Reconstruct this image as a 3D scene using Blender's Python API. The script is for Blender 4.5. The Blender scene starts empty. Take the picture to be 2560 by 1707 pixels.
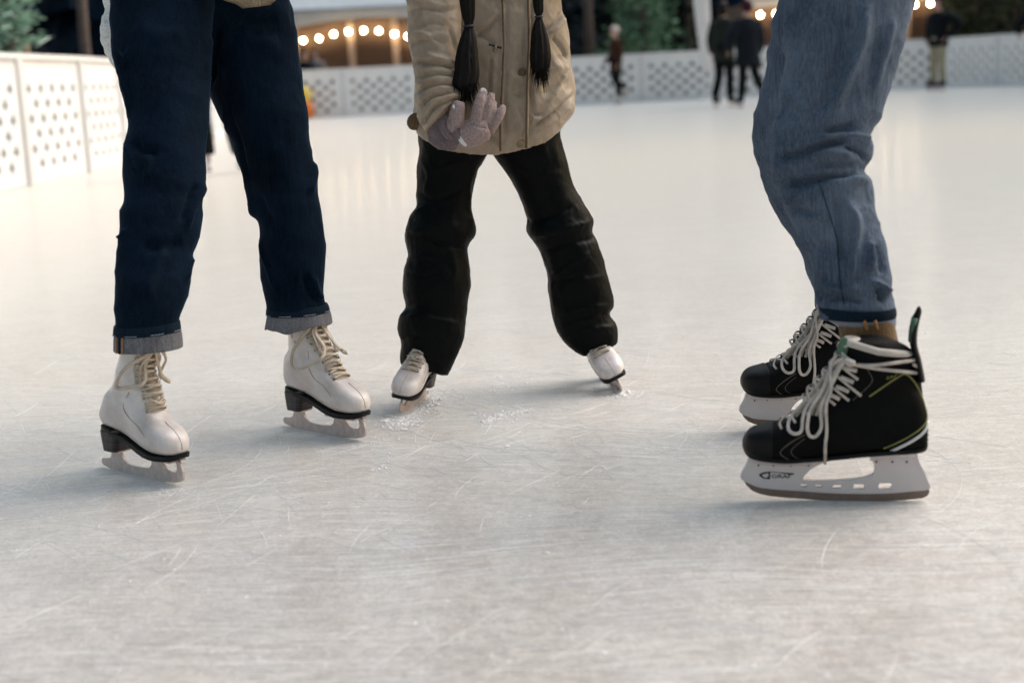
import bpy, bmesh, math, random
import numpy as np
from mathutils import Vector, Matrix, noise
from mathutils.bvhtree import BVHTree
random.seed(7); np.random.seed(7)
PI = math.pi
scene = bpy.context.scene
COL = scene.collection
# ------------------------------------------------------------------ camera
CAM = Vector((0, 0, 0.70))
FPX = 3555.0                        # focal length in photo pixels (50 mm on 36 mm, 2560 px wide)
PITCH = math.atan((853 - 195) / FPX)
ROLL = math.atan(0.05)
R_ = Matrix.Rotation(PI / 2 - PITCH, 3, 'X') @ Matrix.Rotation(-ROLL, 3, 'Z')
def ray(px, py):
    return R_ @ Vector(((px - 1280) / FPX, (853.5 - py) / FPX, -1.0))
def P(px, py, d):                   # point seen at that pixel at world depth y = d
    r = ray(px, py)
    return CAM + r * (d / r.y)
def G(px, py, z=0.0):               # point of the ice seen at that pixel
    r = ray(px, py)
    return CAM + r * ((z - CAM.z) / r.z)
RN = np.array(R_.transposed())
def project(V):
    q = (V - np.array(CAM)) @ RN.T
    return 1280 + FPX * q[:, 0] / -q[:, 2], 853.5 - FPX * q[:, 1] / -q[:, 2]
def pxm(d):                         # metres of one photo pixel at depth d
    return d / FPX
cd = bpy.data.cameras.new('camera'); cam = bpy.data.objects.new('camera', cd); COL.objects.link(cam)
cam.matrix_world = Matrix.Translation(CAM) @ R_.to_4x4()
cd.sensor_width = 36; cd.lens = FPX / 2560 * 36; cd.clip_end = 2000; cd.clip_start = 0.05
cd.dof.use_dof = True; cd.dof.focus_distance = 2.86; cd.dof.aperture_fstop = 3.1
scene.camera = cam
scene.view_settings.view_transform = 'Standard'; scene.view_settings.look = 'None'
scene.view_settings.gamma = 1.0
# ------------------------------------------------------------------ materials
class NT:
    def __init__(s, name):
        s.m = bpy.data.materials.new(name); s.m.use_nodes = True
        s.t = s.m.node_tree; s.b = s.t.nodes['Principled BSDF']
    def n(s, typ, **kw):
        nd = s.t.nodes.new(typ)
        for k, v in kw.items():
            if hasattr(nd, k) and k not in nd.inputs.keys(): setattr(nd, k, v)
            else: nd.inputs[k].default_value = v
        return nd
    def l(s, a, b): s.t.links.new(a, b)
    def inp(s, **kw):
        for k, v in kw.items():
            k = k.replace('_', ' ')
            s.b.inputs[k].default_value = v
    def coord(s, kind='Object', scale=(1, 1, 1), rot=(0, 0, 0)):
        tc = s.n('ShaderNodeTexCoord'); mp = s.n('ShaderNodeMapping')
        mp.inputs['Scale'].default_value = scale; mp.inputs['Rotation'].default_value = rot
        s.l(tc.outputs[kind], mp.inputs[0]); return mp.outputs[0]
    def noise(s, vec, scale, detail=3, rough=0.5, dist=0.0):
        nd = s.n('ShaderNodeTexNoise'); nd.inputs['Scale'].default_value = scale
        nd.inputs['Detail'].default_value = detail; nd.inputs['Roughness'].default_value = rough
        nd.inputs['Distortion'].default_value = dist
        s.l(vec, nd.inputs['Vector']); return nd.outputs['Fac']
    def ramp(s, fac, stops):
        nd = s.n('ShaderNodeValToRGB'); cr = nd.color_ramp
        while len(cr.elements) < len(stops): cr.elements.new(0.5)
        for e, (p, c) in zip(cr.elements, stops):
            e.position = p; e.color = c if len(c) == 4 else (*c, 1)
        s.l(fac, nd.inputs[0]); return nd.outputs[0]
    def math(s, op, a, b=None, clamp=False):
        nd = s.n('ShaderNodeMath'); nd.operation = op; nd.use_clamp = clamp
        for i, v in enumerate((a, b)):
            if v is None: continue
            if isinstance(v, (int, float)): nd.inputs[i].default_value = v
            else: s.l(v, nd.inputs[i])
        return nd.outputs[0]
    def mix(s, fac, a, b, blend='MIX'):
        nd = s.n('ShaderNodeMix'); nd.data_type = 'RGBA'; nd.blend_type = blend
        for i, v in ((0, fac), (6, a), (7, b)):
            if isinstance(v, (int, float)): nd.inputs[i].default_value = v
            elif isinstance(v, tuple): nd.inputs[i].default_value = v if len(v) == 4 else (*v, 1)
            else: s.l(v, nd.inputs[i])
        return nd.outputs[2]
    def bump(s, h, strength=0.3, dist=0.01, prev=None):
        nd = s.n('ShaderNodeBump'); nd.inputs['Strength'].default_value = strength
        nd.inputs['Distance'].default_value = dist; s.l(h, nd.inputs['Height'])
        if prev: s.l(prev, nd.inputs['Normal'])
        return nd.outputs[0]
    def color(s, c): s.l(c, s.b.inputs['Base Color'])
    def normal(s, c): s.l(c, s.b.inputs['Normal'])
def simple(name, c, rough=0.6, var=0.25, vs=20.0, bump=0.0, bs=200.0, metal=0.0, spec=0.5, bd=0.002, **kw):
    t = NT(name); v = t.coord()
    f = t.noise(v, vs, 4, 0.6)
    t.color(t.ramp(f, [(0.3, tuple(x * (1 - var) for x in c)), (0.7, tuple(min(1, x * (1 + var)) for x in c))]))
    t.inp(Roughness=rough, Metallic=metal, **kw); t.b.inputs['Specular IOR Level'].default_value = spec
    if bump: t.normal(t.bump(t.noise(v, bs, 3), bump, bd))
    return t.m
def cloth(name, c, c2, weave=420, streak=(60, 60, 6), sheen=0.25, sheentint=(1, 1, 1), rough=0.9, bump=0.35, patch=9, wc=(0.25, 1.15)):
    t = NT(name); v = t.coord()
    big = t.noise(v, patch, 4, 0.6)
    st = t.noise(t.coord(scale=streak), 3.0, 4, 0.65)
    fac = t.math('ADD', t.math('MULTIPLY', big, 0.55), t.math('MULTIPLY', st, 0.45))
    base = t.ramp(fac, [(0.36, c), (0.62, c2)])
    wv = t.noise(v, weave, 2)
    base = t.mix(0.5, base, t.ramp(wv, [(0.32, (wc[0],) * 3), (0.68, (wc[1],) * 3)]), 'MULTIPLY')
    t.color(base); t.inp(Roughness=rough); t.b.inputs['Specular IOR Level'].default_value = 0.08
    t.b.inputs['Sheen Weight'].default_value = sheen; t.b.inputs['Sheen Roughness'].default_value = 0.35
    t.b.inputs['Sheen Tint'].default_value = (*sheentint, 1)
    b1 = t.bump(wv, bump, 0.0012)
    t.normal(t.bump(t.noise(v, 55, 3), 0.25, 0.006, b1))
    return t.m
M = {}
M['denim_dark'] = cloth('dark denim', (0.0010, 0.0045, 0.0115), (0.0036, 0.0130, 0.0300), sheen=0.10, sheentint=(0.15, 0.5, 0.9))
M['denim_hem'] = cloth('denim hem', (0.004, 0.011, 0.020), (0.010, 0.024, 0.042), sheen=0.06)
M['denim_inside'] = cloth('denim reverse', (0.105, 0.10, 0.115), (0.22, 0.225, 0.25), weave=420, sheen=0.1)
M['denim_blue'] = cloth('washed denim', (0.038, 0.056, 0.088), (0.138, 0.178, 0.242), wc=(.55, 1.1), sheen=0.12, sheentint=(0.6, 0.75, 1), patch=5, streak=(110, 110, 5))
M['denim_pale'] = cloth('pale denim', (0.19, 0.22, 0.30), (0.28, 0.32, 0.41), sheen=0.1)
M['snow_pants'] = cloth('black snow pants', (0.0008, 0.0018, 0.0019), (0.0022, 0.0042, 0.0044), sheen=0.0, weave=1500, rough=0.6, bump=0.15)
M['parka'] = cloth('tan parka cotton', (0.31, 0.245, 0.180), (0.44, 0.36, 0.275), sheen=0.10, wc=(.6, 1.1), rough=.7, weave=1300, patch=14, streak=(20, 20, 10), bump=0.25)
def gloss(k, r, sp):
    b = M[k].node_tree.nodes['Principled BSDF']; b.inputs['Roughness'].default_value = r; b.inputs['Specular IOR Level'].default_value = sp
gloss('parka', .5, .38); gloss('snow_pants', .5, .09)
M['parka_trim'] = cloth('parka piping', (0.15, 0.105, 0.065), (0.19, 0.14, 0.09), sheen=0.05)
M['knit_mauve'] = cloth('mauve knit', (0.155, 0.12, 0.135), (0.25, 0.20, 0.215), weave=450, sheen=0.3, bump=0.6)
M['glove'] = cloth('pale mauve glove knit', (0.33, 0.255, 0.255), (0.47, 0.37, 0.355), weave=380, bump=.7, sheen=0.25)
M['glove_tip'] = simple('pale glove trim', (0.75, 0.74, 0.72), 0.7, 0.05, bump=0.2, bs=900)
M['sweater'] = cloth('beige ribbed knit', (0.36, 0.28, 0.19), (0.48, 0.39, 0.28), weave=500, sheen=0.3)
M['white_coat'] = cloth('white quilted nylon', (0.74, 0.74, 0.74), (0.84, 0.84, 0.83), sheen=0.1, bump=0.15)
def leather():
    t = NT('white skate leather'); v = t.coord()
    f = t.noise(v, 14, 5, 0.6)
    c = t.ramp(f, [(0.3, (0.50, 0.43, 0.41)), (0.55, (0.68, 0.635, 0.62)), (0.8, (0.74, 0.715, 0.70))])
    sc = t.noise(t.coord(scale=(30, 30, 120)), 4, 4, 0.7)
    c = t.mix(t.ramp(sc, [(0.66, (0, 0, 0)), (0.74, (0.5, 0.5, 0.5))]), c, (0.35, 0.30, 0.28))
    t.color(c); t.inp(Roughness=0.38); t.b.inputs['Coat Weight'].default_value = 0.25; t.b.inputs['Coat Roughness'].default_value = 0.25
    t.normal(t.bump(t.noise(v, 500, 3), 0.12, 0.0006, t.bump(t.noise(v, 45, 2), 0.25, 0.003)))
    return t.m
M['leather'] = leather()
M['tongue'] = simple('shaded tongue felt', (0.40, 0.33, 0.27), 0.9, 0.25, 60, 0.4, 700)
M['stitch'] = simple('seam thread', (0.33, 0.27, 0.23), 0.8, 0.1)
M['lace'] = simple('cream cotton lace', (0.58, 0.50, 0.41), 0.9, 0.18, 80, 0.5, 1500)
M['lace_white'] = simple('waxed white lace', (0.55, 0.49, 0.44), 0.85, 0.22, 60, 0.5, 1500)
M['lace_dirty'] = simple('worn waxed lace', (0.36, 0.31, 0.26), 0.9, 0.3, 60, 0.5, 1200)
M['sole'] = simple('black sole edge', (0.006, 0.008, 0.010), 0.45, 0.3, 60, spec=0.18)
def heelm(name, c1, c2):
    t = NT(name); v = t.coord(scale=(1, 1, 260))
    f = t.noise(v, 1.0, 2)
    t.color(t.ramp(f, [(0.4, c1), (0.6, c2)])); t.inp(Roughness=0.5); return t.m
M['heel'] = heelm('stacked black heel', (0.012, 0.010, 0.012), (0.055, 0.045, 0.048))
M['heel_brown'] = heelm('stacked brown heel', (0.05, 0.03, 0.025), (0.09, 0.06, 0.05))
def frosted(name, lo, hi, frost, metal=0.85):
    t = NT(name); v = t.coord()
    f = t.noise(v, 90, 6, 0.7); g = t.noise(v, 900, 2)
    mask = t.math('ADD', f, t.math('MULTIPLY', g, 0.3))
    mk = t.ramp(mask, [(0.58, (0, 0, 0)), (0.72, (1, 1, 1))])
    t.color(t.mix(mk, t.ramp(g, [(0.3, lo), (0.7, hi)]), frost))
    t.l(t.math('MULTIPLY', t.math('SUBTRACT', 1.0, mk), metal), t.b.inputs['Metallic'])
    t.l(t.math('ADD', t.math('MULTIPLY', mk, 0.5), 0.32), t.b.inputs['Roughness'])
    t.normal(t.bump(mask, 0.6, 0.002)); return t.m
M['blade'] = frosted('frosted blade steel', (0.42, 0.36, 0.35), (0.62, 0.55, 0.53), (0.66, 0.55, 0.52), 0.5)
M['runner'] = frosted('worn hockey steel', (0.16, 0.115, 0.095), (0.27, 0.20, 0.165), (0.22, 0.165, 0.14), 0.7)
M['holder'] = simple('white blade holder plastic', (0.62, 0.57, 0.575), 0.42, 0.06, 12, 0.1, 300)
M['boot_black'] = simple('black boot mesh', (0.0025, 0.0030, 0.0032), 0.65, 0.4, 40, 0.5, 1600, spec=0.10)
M['boot_trim'] = simple('black boot rubber', (0.005, 0.0055, 0.006), 0.45, 0.3, 40, spec=0.16)
M['yellow'] = simple('yellow piping', (0.20, 0.185, 0.045), 0.5, 0.3, 90)
M['greyline'] = simple('grey printed line', (0.10, 0.075, 0.065), 0.6, 0.3, 90)
M['white_stripe'] = simple('white stripe', (0.62, 0.62, 0.60), 0.5, 0.1, 60)
M['felt'] = simple('white felt liner', (0.52, 0.47, 0.42), 0.95, 0.15, 60, 0.6, 500)
M['green'] = simple('green tongue tab', (0.05, 0.12, 0.075), 0.6, 0.3, 60)
M['sock'] = cloth('ochre knit sock', (0.15, 0.095, 0.050), (0.23, 0.15, 0.085), weave=600)
M['ink'] = simple('dark printed ink', (0.018, 0.018, 0.035), 0.5, 0.2)
M['orange_thread'] = simple('orange thread', (0.36, 0.17, 0.06), 0.7, 0.2, 200)
M['skin'] = simple('skin', (0.50, 0.31, 0.23), 0.5, 0.08, 12)
M['hair'] = None
def hairm():
    t = NT('black brown hair'); v = t.coord(scale=(500, 500, 8))
    f = t.noise(v, 1.0, 3, 0.6)
    t.color(t.ramp(f, [(0.35, (0.0012, 0.001, 0.001)), (0.8, (0.009, 0.006, 0.005))])); t.inp(Roughness=0.55); t.b.inputs['Specular IOR Level'].default_value = .2
    t.normal(t.bump(f, 0.8, 0.002)); return t.m
M['hair'] = hairm()
M['brass'] = simple('antique brass', (0.30, 0.22, 0.12), 0.35, 0.2, metal=0.7)
# ------------------------------------------------------------------ object helpers
def setp(o, label=None, cat=None, group=None, kind=None):
    if label: o['label'] = label
    if cat: o['category'] = cat
    if group: o['group'] = group
    if kind: o['kind'] = kind
    return o
def empty(name, loc, label, cat, group=None):
    o = bpy.data.objects.new(name, None); COL.objects.link(o); o.location = loc; o.empty_display_size = 0.1
    return setp(o, label, cat, group)
def adopt(o, parent):
    o.parent = parent
    m = Matrix.Identity(4); q = parent
    chain = []
    while q is not None: chain.append(q); q = q.parent
    for q in reversed(chain): m = m @ q.matrix_parent_inverse @ q.matrix_basis
    o.matrix_parent_inverse = m.inverted()
    return o
def add(name, V, F, mat, parent=None, smooth=True, local=False):
    me = bpy.data.meshes.new(name)
    me.from_pydata([tuple(v) for v in V], [], [tuple(f) for f in F])
    bm = bmesh.new(); bm.from_mesh(me); bmesh.ops.recalc_face_normals(bm, faces=bm.faces); bm.to_mesh(me); bm.free()
    if smooth: me.polygons.foreach_set('use_smooth', [True] * len(me.polygons))
    if mat: me.materials.append(mat)
    o = bpy.data.objects.new(name, me); COL.objects.link(o)
    if parent is not None:
        if local: o.parent = parent
        else: adopt(o, parent)
    return o
class Geo:                          # collects shapes for ONE mesh
    def __init__(s): s.V = []; s.F = []
    def put(s, V, F):
        n = len(s.V); s.V += [Vector(v) for v in V]; s.F += [tuple(i + n for i in f) for f in F]; return s
    def box(s, x0, y0, z0, x1, y1, z1, mtx=None):
        V = [Vector((x, y, z)) for z in (z0, z1) for y in (y0, y1) for x in (x0, x1)]
        if mtx: V = [mtx @ v for v in V]
        return s.put(V, [(0, 1, 3, 2), (4, 5, 7, 6), (0, 1, 5, 4), (2, 3, 7, 6), (0, 2, 6, 4), (1, 3, 7, 5)])
    def tube(s, pts, rad, n=8, flat=None, smooth=0): return s.put(*tube(pts, rad, n, flat, smooth))
    def obj(s, name, mat, parent=None, smooth=True, local=False): return add(name, s.V, s.F, mat, parent, smooth, local)
def loft(rings, cap=True, closed=True):
    n = len(rings[0]); V = [v for r in rings for v in r]; F = []
    for i in range(len(rings) - 1):
        for j in range(n if closed else n - 1):
            k = (j + 1) % n
            F.append((i * n + j, i * n + k, (i + 1) * n + k, (i + 1) * n + j))
    if cap:
        for base, ring in ((0, rings[0]), ((len(rings) - 1) * n, rings[-1])):
            c = sum((Vector(v) for v in ring), Vector()) / n
            V.append(c)
            for j in range(n): F.append((base + j, base + (j + 1) % n, len(V) - 1))
    return V, F
def spl(pts, m):                    # Catmull-Rom resample of rows of numbers
    A = np.array(pts, float); n = len(A)
    if n < 3: return [A[0] + (A[-1] - A[0]) * i / (m - 1) for i in range(m)]
    out = []
    for i in range(m):
        t = i / (m - 1) * (n - 1); k = min(int(t), n - 2); u = t - k
        p0 = A[max(k - 1, 0)]; p1 = A[k]; p2 = A[k + 1]; p3 = A[min(k + 2, n - 1)]
        out.append(0.5 * ((2 * p1) + (-p0 + p2) * u + (2 * p0 - 5 * p1 + 4 * p2 - p3) * u * u + (-p0 + 3 * p1 - 3 * p2 + p3) * u ** 3))
    return out
def tube(pts, rad, n=8, flat=None, smooth=0):
    pts = [Vector(p) for p in pts]
    if isinstance(rad, (int, float)): rad = [rad] * len(pts)
    if smooth:
        rr = spl([(*p, r) for p, r in zip(pts, rad)], smooth)
        pts = [Vector(r[:3]) for r in rr]; rad = [max(r[3], 1e-5) for r in rr]
    rings = []; up = None
    for i, p in enumerate(pts):
        t = (pts[min(i + 1, len(pts) - 1)] - pts[max(i - 1, 0)])
        t = t.normalized() if t.length > 1e-9 else Vector((0, 0, 1))
        if flat is not None:        # flat = (normal of the flat side, thickness ratio)
            nrm = Vector(flat[0]); b = t.cross(nrm)
            if b.length < 1e-6: b = t.orthogonal()
            b.normalize(); a = b.cross(t).normalized() * flat[1]
        else:
            if up is None: up = t.orthogonal().normalized()
            up = (up - t * up.dot(t)); up = up.normalized() if up.length > 1e-6 else t.orthogonal().normalized()
            a = up; b = t.cross(up)
        rings.append([p + (a * math.cos(2 * PI * j / n) + b * math.sin(2 * PI * j / n)) * rad[i] for j in range(n)])
    return loft(rings)
def baked(name, V, F, mods):
    me = bpy.data.meshes.new(name); me.from_pydata([tuple(v) for v in V], [], [tuple(f) for f in F])
    bm = bmesh.new(); bm.from_mesh(me); bmesh.ops.recalc_face_normals(bm, faces=bm.faces); bm.to_mesh(me); bm.free()
    o = bpy.data.objects.new(name + ' draft', me); COL.objects.link(o)
    for typ, kw in mods:
        md = o.modifiers.new(typ, typ)
        for k, v in kw.items(): setattr(md, k, v)
    dg = bpy.context.evaluated_depsgraph_get()
    out = bpy.data.meshes.new_from_object(o.evaluated_get(dg))
    bpy.data.objects.remove(o); bpy.data.meshes.remove(me)
    out.name = name; return out
def fuse(name, shapes, voxel, smooth=4, factor=0.5):   # union of shapes as one continuous skin
    g = Geo()
    for V, F in shapes: g.put(V, F)
    return baked(name, g.V, g.F, [('REMESH', dict(mode='VOXEL', voxel_size=voxel)),
                                  ('SMOOTH', dict(iterations=smooth, factor=factor))])
def link(me, name, mat, parent=None, local=False):
    me.polygons.foreach_set('use_smooth', [True] * len(me.polygons))
    me.materials.clear(); me.materials.append(mat)
    o = bpy.data.objects.new(name, me); COL.objects.link(o)
    if parent is not None:
        if local: o.parent = parent
        else: adopt(o, parent)
    return o
def edge_at(poly, s):
    ys = [p[1] for p in poly]; y = ys[0] + (ys[-1] - ys[0]) * s
    # catmull through points, parametrised by accumulated length
    d = [0.0]
    for a, b in zip(poly, poly[1:]): d.append(d[-1] + math.hypot(b[0] - a[0], b[1] - a[1]))
    t = s * d[-1]
    for i in range(len(d) - 1):
        if t <= d[i + 1] + 1e-9:
            u = (t - d[i]) / max(d[i + 1] - d[i], 1e-9)
            p0 = poly[max(i - 1, 0)]; p1 = poly[i]; p2 = poly[i + 1]; p3 = poly[min(i + 2, len(poly) - 1)]
            f = lambda k: 0.5 * ((2 * p1[k]) + (-p0[k] + p2[k]) * u + (2 * p0[k] - 5 * p1[k] + 4 * p2[k] - p3[k]) * u * u + (-p0[k] + 3 * p1[k] - 3 * p2[k] + p3[k]) * u ** 3)
            return f(0), f(1)
    return poly[-1]
def limb(left, right, d0, d1, ratio=0.85, m=70, n=40, dip=None, power=1.0, cap=True, depthf=None):
    """a garment tube whose real width, place and taper come from its two outlines"""
    cs = []; hs = []
    for i in range(m):
        s = i / (m - 1)
        xl, yl = edge_at(left, s); xr, yr = edge_at(right, s)
        d = depthf(s) if depthf else d0 + (d1 - d0) * s
        L = P(xl, yl, d); R = P(xr, yr, d); cs.append((L + R) / 2); hs.append((R - L) / 2)
    rings = []
    for i in range(m):
        t = cs[min(i + 2, m - 1)] - cs[max(i - 2, 0)]; t.normalize()
        a = hs[i]; b = t.cross(a.normalized())
        if b.y < 0: b = -b
        r = ratio(i / (m - 1)) if callable(ratio) else ratio
        b = b.normalized() * a.length * r
        ring = []
        for j in range(n):
            th = 2 * PI * j / n; c, sn = math.cos(th), math.sin(th)
            if power != 1.0: c = math.copysign(abs(c) ** power, c); sn = math.copysign(abs(sn) ** power, sn)
            p = cs[i] + a * c + b * sn
            if dip: p = p + Vector((0, 0, -dip(i / (m - 1), c, sn)))
            ring.append(p)
        rings.append(ring)
    return loft(rings, cap)
def wrinkle(me, folds=(), namp=0.004, nscale=(14, 14, 26), seed=0, zamp=None, big=0.0, crisp=0.0022):
    """push real folds into a cloth mesh: traced creases (ridge > 0 > valley) and free ones"""
    n = len(me.vertices); V = np.empty(n * 3); me.vertices.foreach_get('co', V); V = V.reshape(-1, 3)
    N = np.empty(n * 3); me.vertices.foreach_get('normal', N); N = N.reshape(-1, 3)
    disp = np.zeros(n)
    for i in range(n):
        x, y, z = V[i]
        q = Vector((x * nscale[0] + seed, y * nscale[1], z * nscale[2] + 0.35 * x * nscale[0]))
        a = noise.noise(q); b = noise.noise(q * 2.1 + Vector((9, 3, 1)))
        r = (1 - abs(a) * 2.2) * 0.6 + b * 0.4
        k = zamp(z) if zamp else 1.0
        disp[i] = namp * r * k
        q2 = Vector((x * nscale[0] * 2.6 + 4, y * nscale[1] * 2.6, z * nscale[2] * 1.7 + x * 20 + seed))
        c = noise.noise(q2); disp[i] += crisp * (max(0, 1 - abs(c) * 5) ** 2) * k * (.4 + .6 * max(0, a))
        if big: disp[i] += big * noise.noise(Vector((x * 6 + seed * 2, y * 6, z * 8)))
    if folds:
        px, py = project(V)
        facing = ((np.array(CAM) - V) * N).sum(1) > 0
        for pts, w, h in folds:
            best = np.full(n, 1e9)
            ps = [tuple(p) for p in spl(pts, max(8, 4 * len(pts)))] if len(pts) > 2 else pts
            L = 0; tot = sum(math.hypot(b[0] - a[0], b[1] - a[1]) for a, b in zip(ps, ps[1:]))
            tp = np.zeros(n)
            for a, b in zip(ps, ps[1:]):
                dx, dy = b[0] - a[0], b[1] - a[1]; q = dx * dx + dy * dy + 1e-9
                u = np.clip(((px - a[0]) * dx + (py - a[1]) * dy) / q, 0, 1)
                dd = np.hypot(px - a[0] - u * dx, py - a[1] - u * dy)
                t = (L + u * math.sqrt(q)) / tot
                tp = np.where(dd < best, t, tp); best = np.minimum(best, dd); L += math.sqrt(q)
            fade = np.clip(np.minimum(tp, 1 - tp) * 6, 0.15, 1)
            disp += np.where(facing, h * fade * np.exp(-(best / w) ** 2), 0)
    V += N * disp[:, None]
    me.vertices.foreach_set('co', V.ravel()); me.update()
    return me
def surf_bvh(me):
    return BVHTree.FromPolygons([v.co[:] for v in me.vertices], [p.vertices[:] for p in me.polygons])
def plate(name, outlines, thick, mtx, mat, parent, local=True, bevel=0.0):
    """flat plate with cut-outs; outlines[0] is the rim, the rest are holes (2-D), standing in the x-z plane"""
    cu = bpy.data.curves.new(name, 'CURVE'); cu.dimensions = '2D'; cu.fill_mode = 'BOTH'; cu.extrude = thick / 2
    cu.bevel_depth = bevel; cu.bevel_resolution = 1
    for pts in outlines:
        sp = cu.splines.new('POLY'); sp.points.add(len(pts) - 1); sp.use_cyclic_u = True
        for q, p in zip(sp.points, pts): q.co = (p[0], p[1], 0, 1)
    o = bpy.data.objects.new(name + ' draft', cu); COL.objects.link(o)
    me = bpy.data.meshes.new_from_object(o.evaluated_get(bpy.context.evaluated_depsgraph_get()))
    bpy.data.objects.remove(o); bpy.data.curves.remove(cu)
    me.transform(mtx @ Matrix.Rotation(PI / 2, 4, 'X')); me.name = name
    me.materials.clear(); me.materials.append(mat)
    ob = bpy.data.objects.new(name, me); COL.objects.link(ob)
    if parent is not None:
        if local: ob.parent = parent
        else: adopt(ob, parent)
    return ob
def smooth_closed(pts, m):
    n = len(pts); out = []
    A = np.array(pts, float)
    for i in range(m):
        t = i / m * n; k = int(t); u = t - k
        p0, p1, p2, p3 = A[(k - 1) % n], A[k % n], A[(k + 1) % n], A[(k + 2) % n]
        out.append(tuple(0.5 * ((2 * p1) + (-p0 + p2) * u + (2 * p0 - 5 * p1 + 4 * p2 - p3) * u * u + (-p0 + 3 * p1 - 3 * p2 + p3) * u ** 3)))
    return out
SKY_EL, SKY_W, EXPO = 10.0, 0.17, 0.46
# ------------------------------------------------------------------ skates (local: x to the toe, y left, z up, ice at z = 0)
def section_loft(secs, n=28, p=0.75, m=60):
    rows = spl(secs, m); rings = []
    for x, zb, zt, hw in rows:
        zc, hz = (zb + zt) / 2, (zt - zb) / 2
        rings.append([Vector((x, math.copysign(abs(math.cos(2 * PI * j / n)) ** p, math.cos(2 * PI * j / n)) * hw,
                              zc + math.copysign(abs(math.sin(2 * PI * j / n)) ** p, math.sin(2 * PI * j / n)) * hz)) for j in range(n)])
    return loft(rings)
def shaft_loft(secs, n=28, m=30, slope=0.0):
    rows = spl(secs, m); rings = []
    for z, xc, hl, hw in rows:
        rings.append([Vector((xc + hl * math.cos(2 * PI * j / n), hw * math.sin(2 * PI * j / n), z)) for j in range(n)])
    return loft(rings)
class Surf:                          # lay things on a finished boot
    def __init__(s, me): s.b = surf_bvh(me)
    def cast(s, org, d, off=0.0):
        h = s.b.ray_cast(Vector(org), Vector(d).normalized())
        if h[0] is None:
            h = s.b.find_nearest(Vector(org) + Vector(d).normalized() * 0.1)
        nrm = h[1]
        if nrm.dot(Vector(d)) > 0: nrm = -nrm
        return h[0] + nrm * off, nrm
def figure_skate(parent, rows_n=9, heelmat='heel', bow=True, flex=0.0, wk=.80, xk=.88, top=.255, hk=.72):
    foot = [(.012, .080, .125, .016), (.022, .078, .150, .026), (.05, .076, .165, .032), (.09, .069, .165, .031), (.12, .061, .152, .033),
            (.15, .054, .134, .037), (.18, .050, .113, .040), (.205, .050, .101, .039), (.226, .051, .092, .034), (.240, .053, .082, .024), (.247, .056, .072, .010)]
    shaft = [(.085, .060, .046, .028), (.12, .063, .050, .030), (.15, .066, .052, .031), (.18, .067, .050, .033), (.21, .067, .048, .034), (.235, .067, .047, .036), (.255, .067, .047, .037)]
    foot = [(.136 + (x - .136) * xk, zb, zt, w * wk) for x, zb, zt, w in foot]
    shaft = [(z, .136 + (xc - .136) * xk, hl * hk * (1.14 if z < .13 else 1), w * wk) for z, xc, hl, w in shaft if z <= top]
    tubes = [tube([(.078, 0, .205), (.100, 0, .170), (.145, 0, .122)], [.022 * wk, .027 * wk, .027 * wk], 20)] if top > .2 else [tube([(.09, 0, .155), (.145, 0, .122)], [.026 * wk, .027 * wk], 20)]
    me = fuse('skate', [section_loft(foot), shaft_loft(shaft)] + tubes, 0.0028, 7, 0.6)
    for v in me.vertices:            # ankle bent forward
        v.co.x += flex * max(0, v.co.z - .10) / .15
    for v in me.vertices:            # soft ankle creases
        k = math.exp(-((v.co.z - .155) / .03) ** 2)
        v.co += Vector((0, math.copysign(1, v.co.y), 0)) * (0.0042 * k * noise.noise(Vector((v.co.x * 45, v.co.y * 30, v.co.z * 85))))
    sk = link(me, 'skate', M['leather'], parent, local=True)
    S = Surf(me)
    # sole, arch and stacked heel
    so = Geo(); rows = spl([r for r in foot], 60); rings = []
    for x, zb, zt, hw in rows:
        th = 0.0070
        h = hw * 0.82 + .001
        rings.append([Vector((x + (.002 if x > .12 else 0), -h, zb + .001)), Vector((x, -h * 1.03, zb - th * .5)), Vector((x, -h, zb - th)), Vector((x, h, zb - th)), Vector((x, h * 1.03, zb - th * .5)), Vector((x + (.002 if x > .12 else 0), h, zb + .001))])
    so.put(*loft(rings)); so.obj('sole', M['sole'], sk, False, True)
    he = Geo(); rings = []
    for z, x0, x1, hw in ((.0725, .012, .086, .028), (.062, .0125, .072, .0265), (.050, .014, .065, .0255), (.038, .016, .061, .0245)):
        x0 = .136 + (x0 - .136) * xk; x1 = .136 + (x1 - .136) * xk; hw *= wk
        ring = []
        for j in range(20):
            a = 2 * PI * j / 20; c, s = math.cos(a), math.sin(a)
            ring.append(Vector(((x0 + x1) / 2 + (x1 - x0) / 2 * math.copysign(abs(c) ** .5, c), hw * math.copysign(abs(s) ** .5, s), z + (.006 if z > .07 and c > 0 else 0))))
        rings.append(ring)
    he.put(*loft(rings)); he.obj('heel', M[heelmat], sk, False, True)
    # blade: runner with three stanchions and sole plates
    rim = [(.000, .010), (.004, .0045), (.02, .0015), (.06, 0), (.12, -.0005), (.17, .0005), (.205, .003), (.222, .007), (.229, .011), (.231, .017),
           (.232, .024), (.229, .034), (.222, .0425), (.212, .0425), (.217, .034), (.217, .027), (.212, .0215), (.198, .0195), (.186, .022), (.179, .030), (.176, .0425),
           (.149, .0425), (.149, .034), (.146, .024), (.138, .0175), (.11, .0155), (.080, .0165), (.068, .022), (.062, .031), (.060, .0385),
           (.034, .0385), (.034, .031), (.030, .022), (.022, .0185), (.004, .0165)]
    bl = plate('blade', [rim], 0.0042, Matrix.Identity(4), M['blade'], sk)
    for b in ((.036, -.013, .036, .070, .013, .0385), (.140, -.016, .0395, .218, .016, .042)):
        Geo().box(*b).obj('mounting_plate', M['blade'], sk, False, True)
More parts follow.
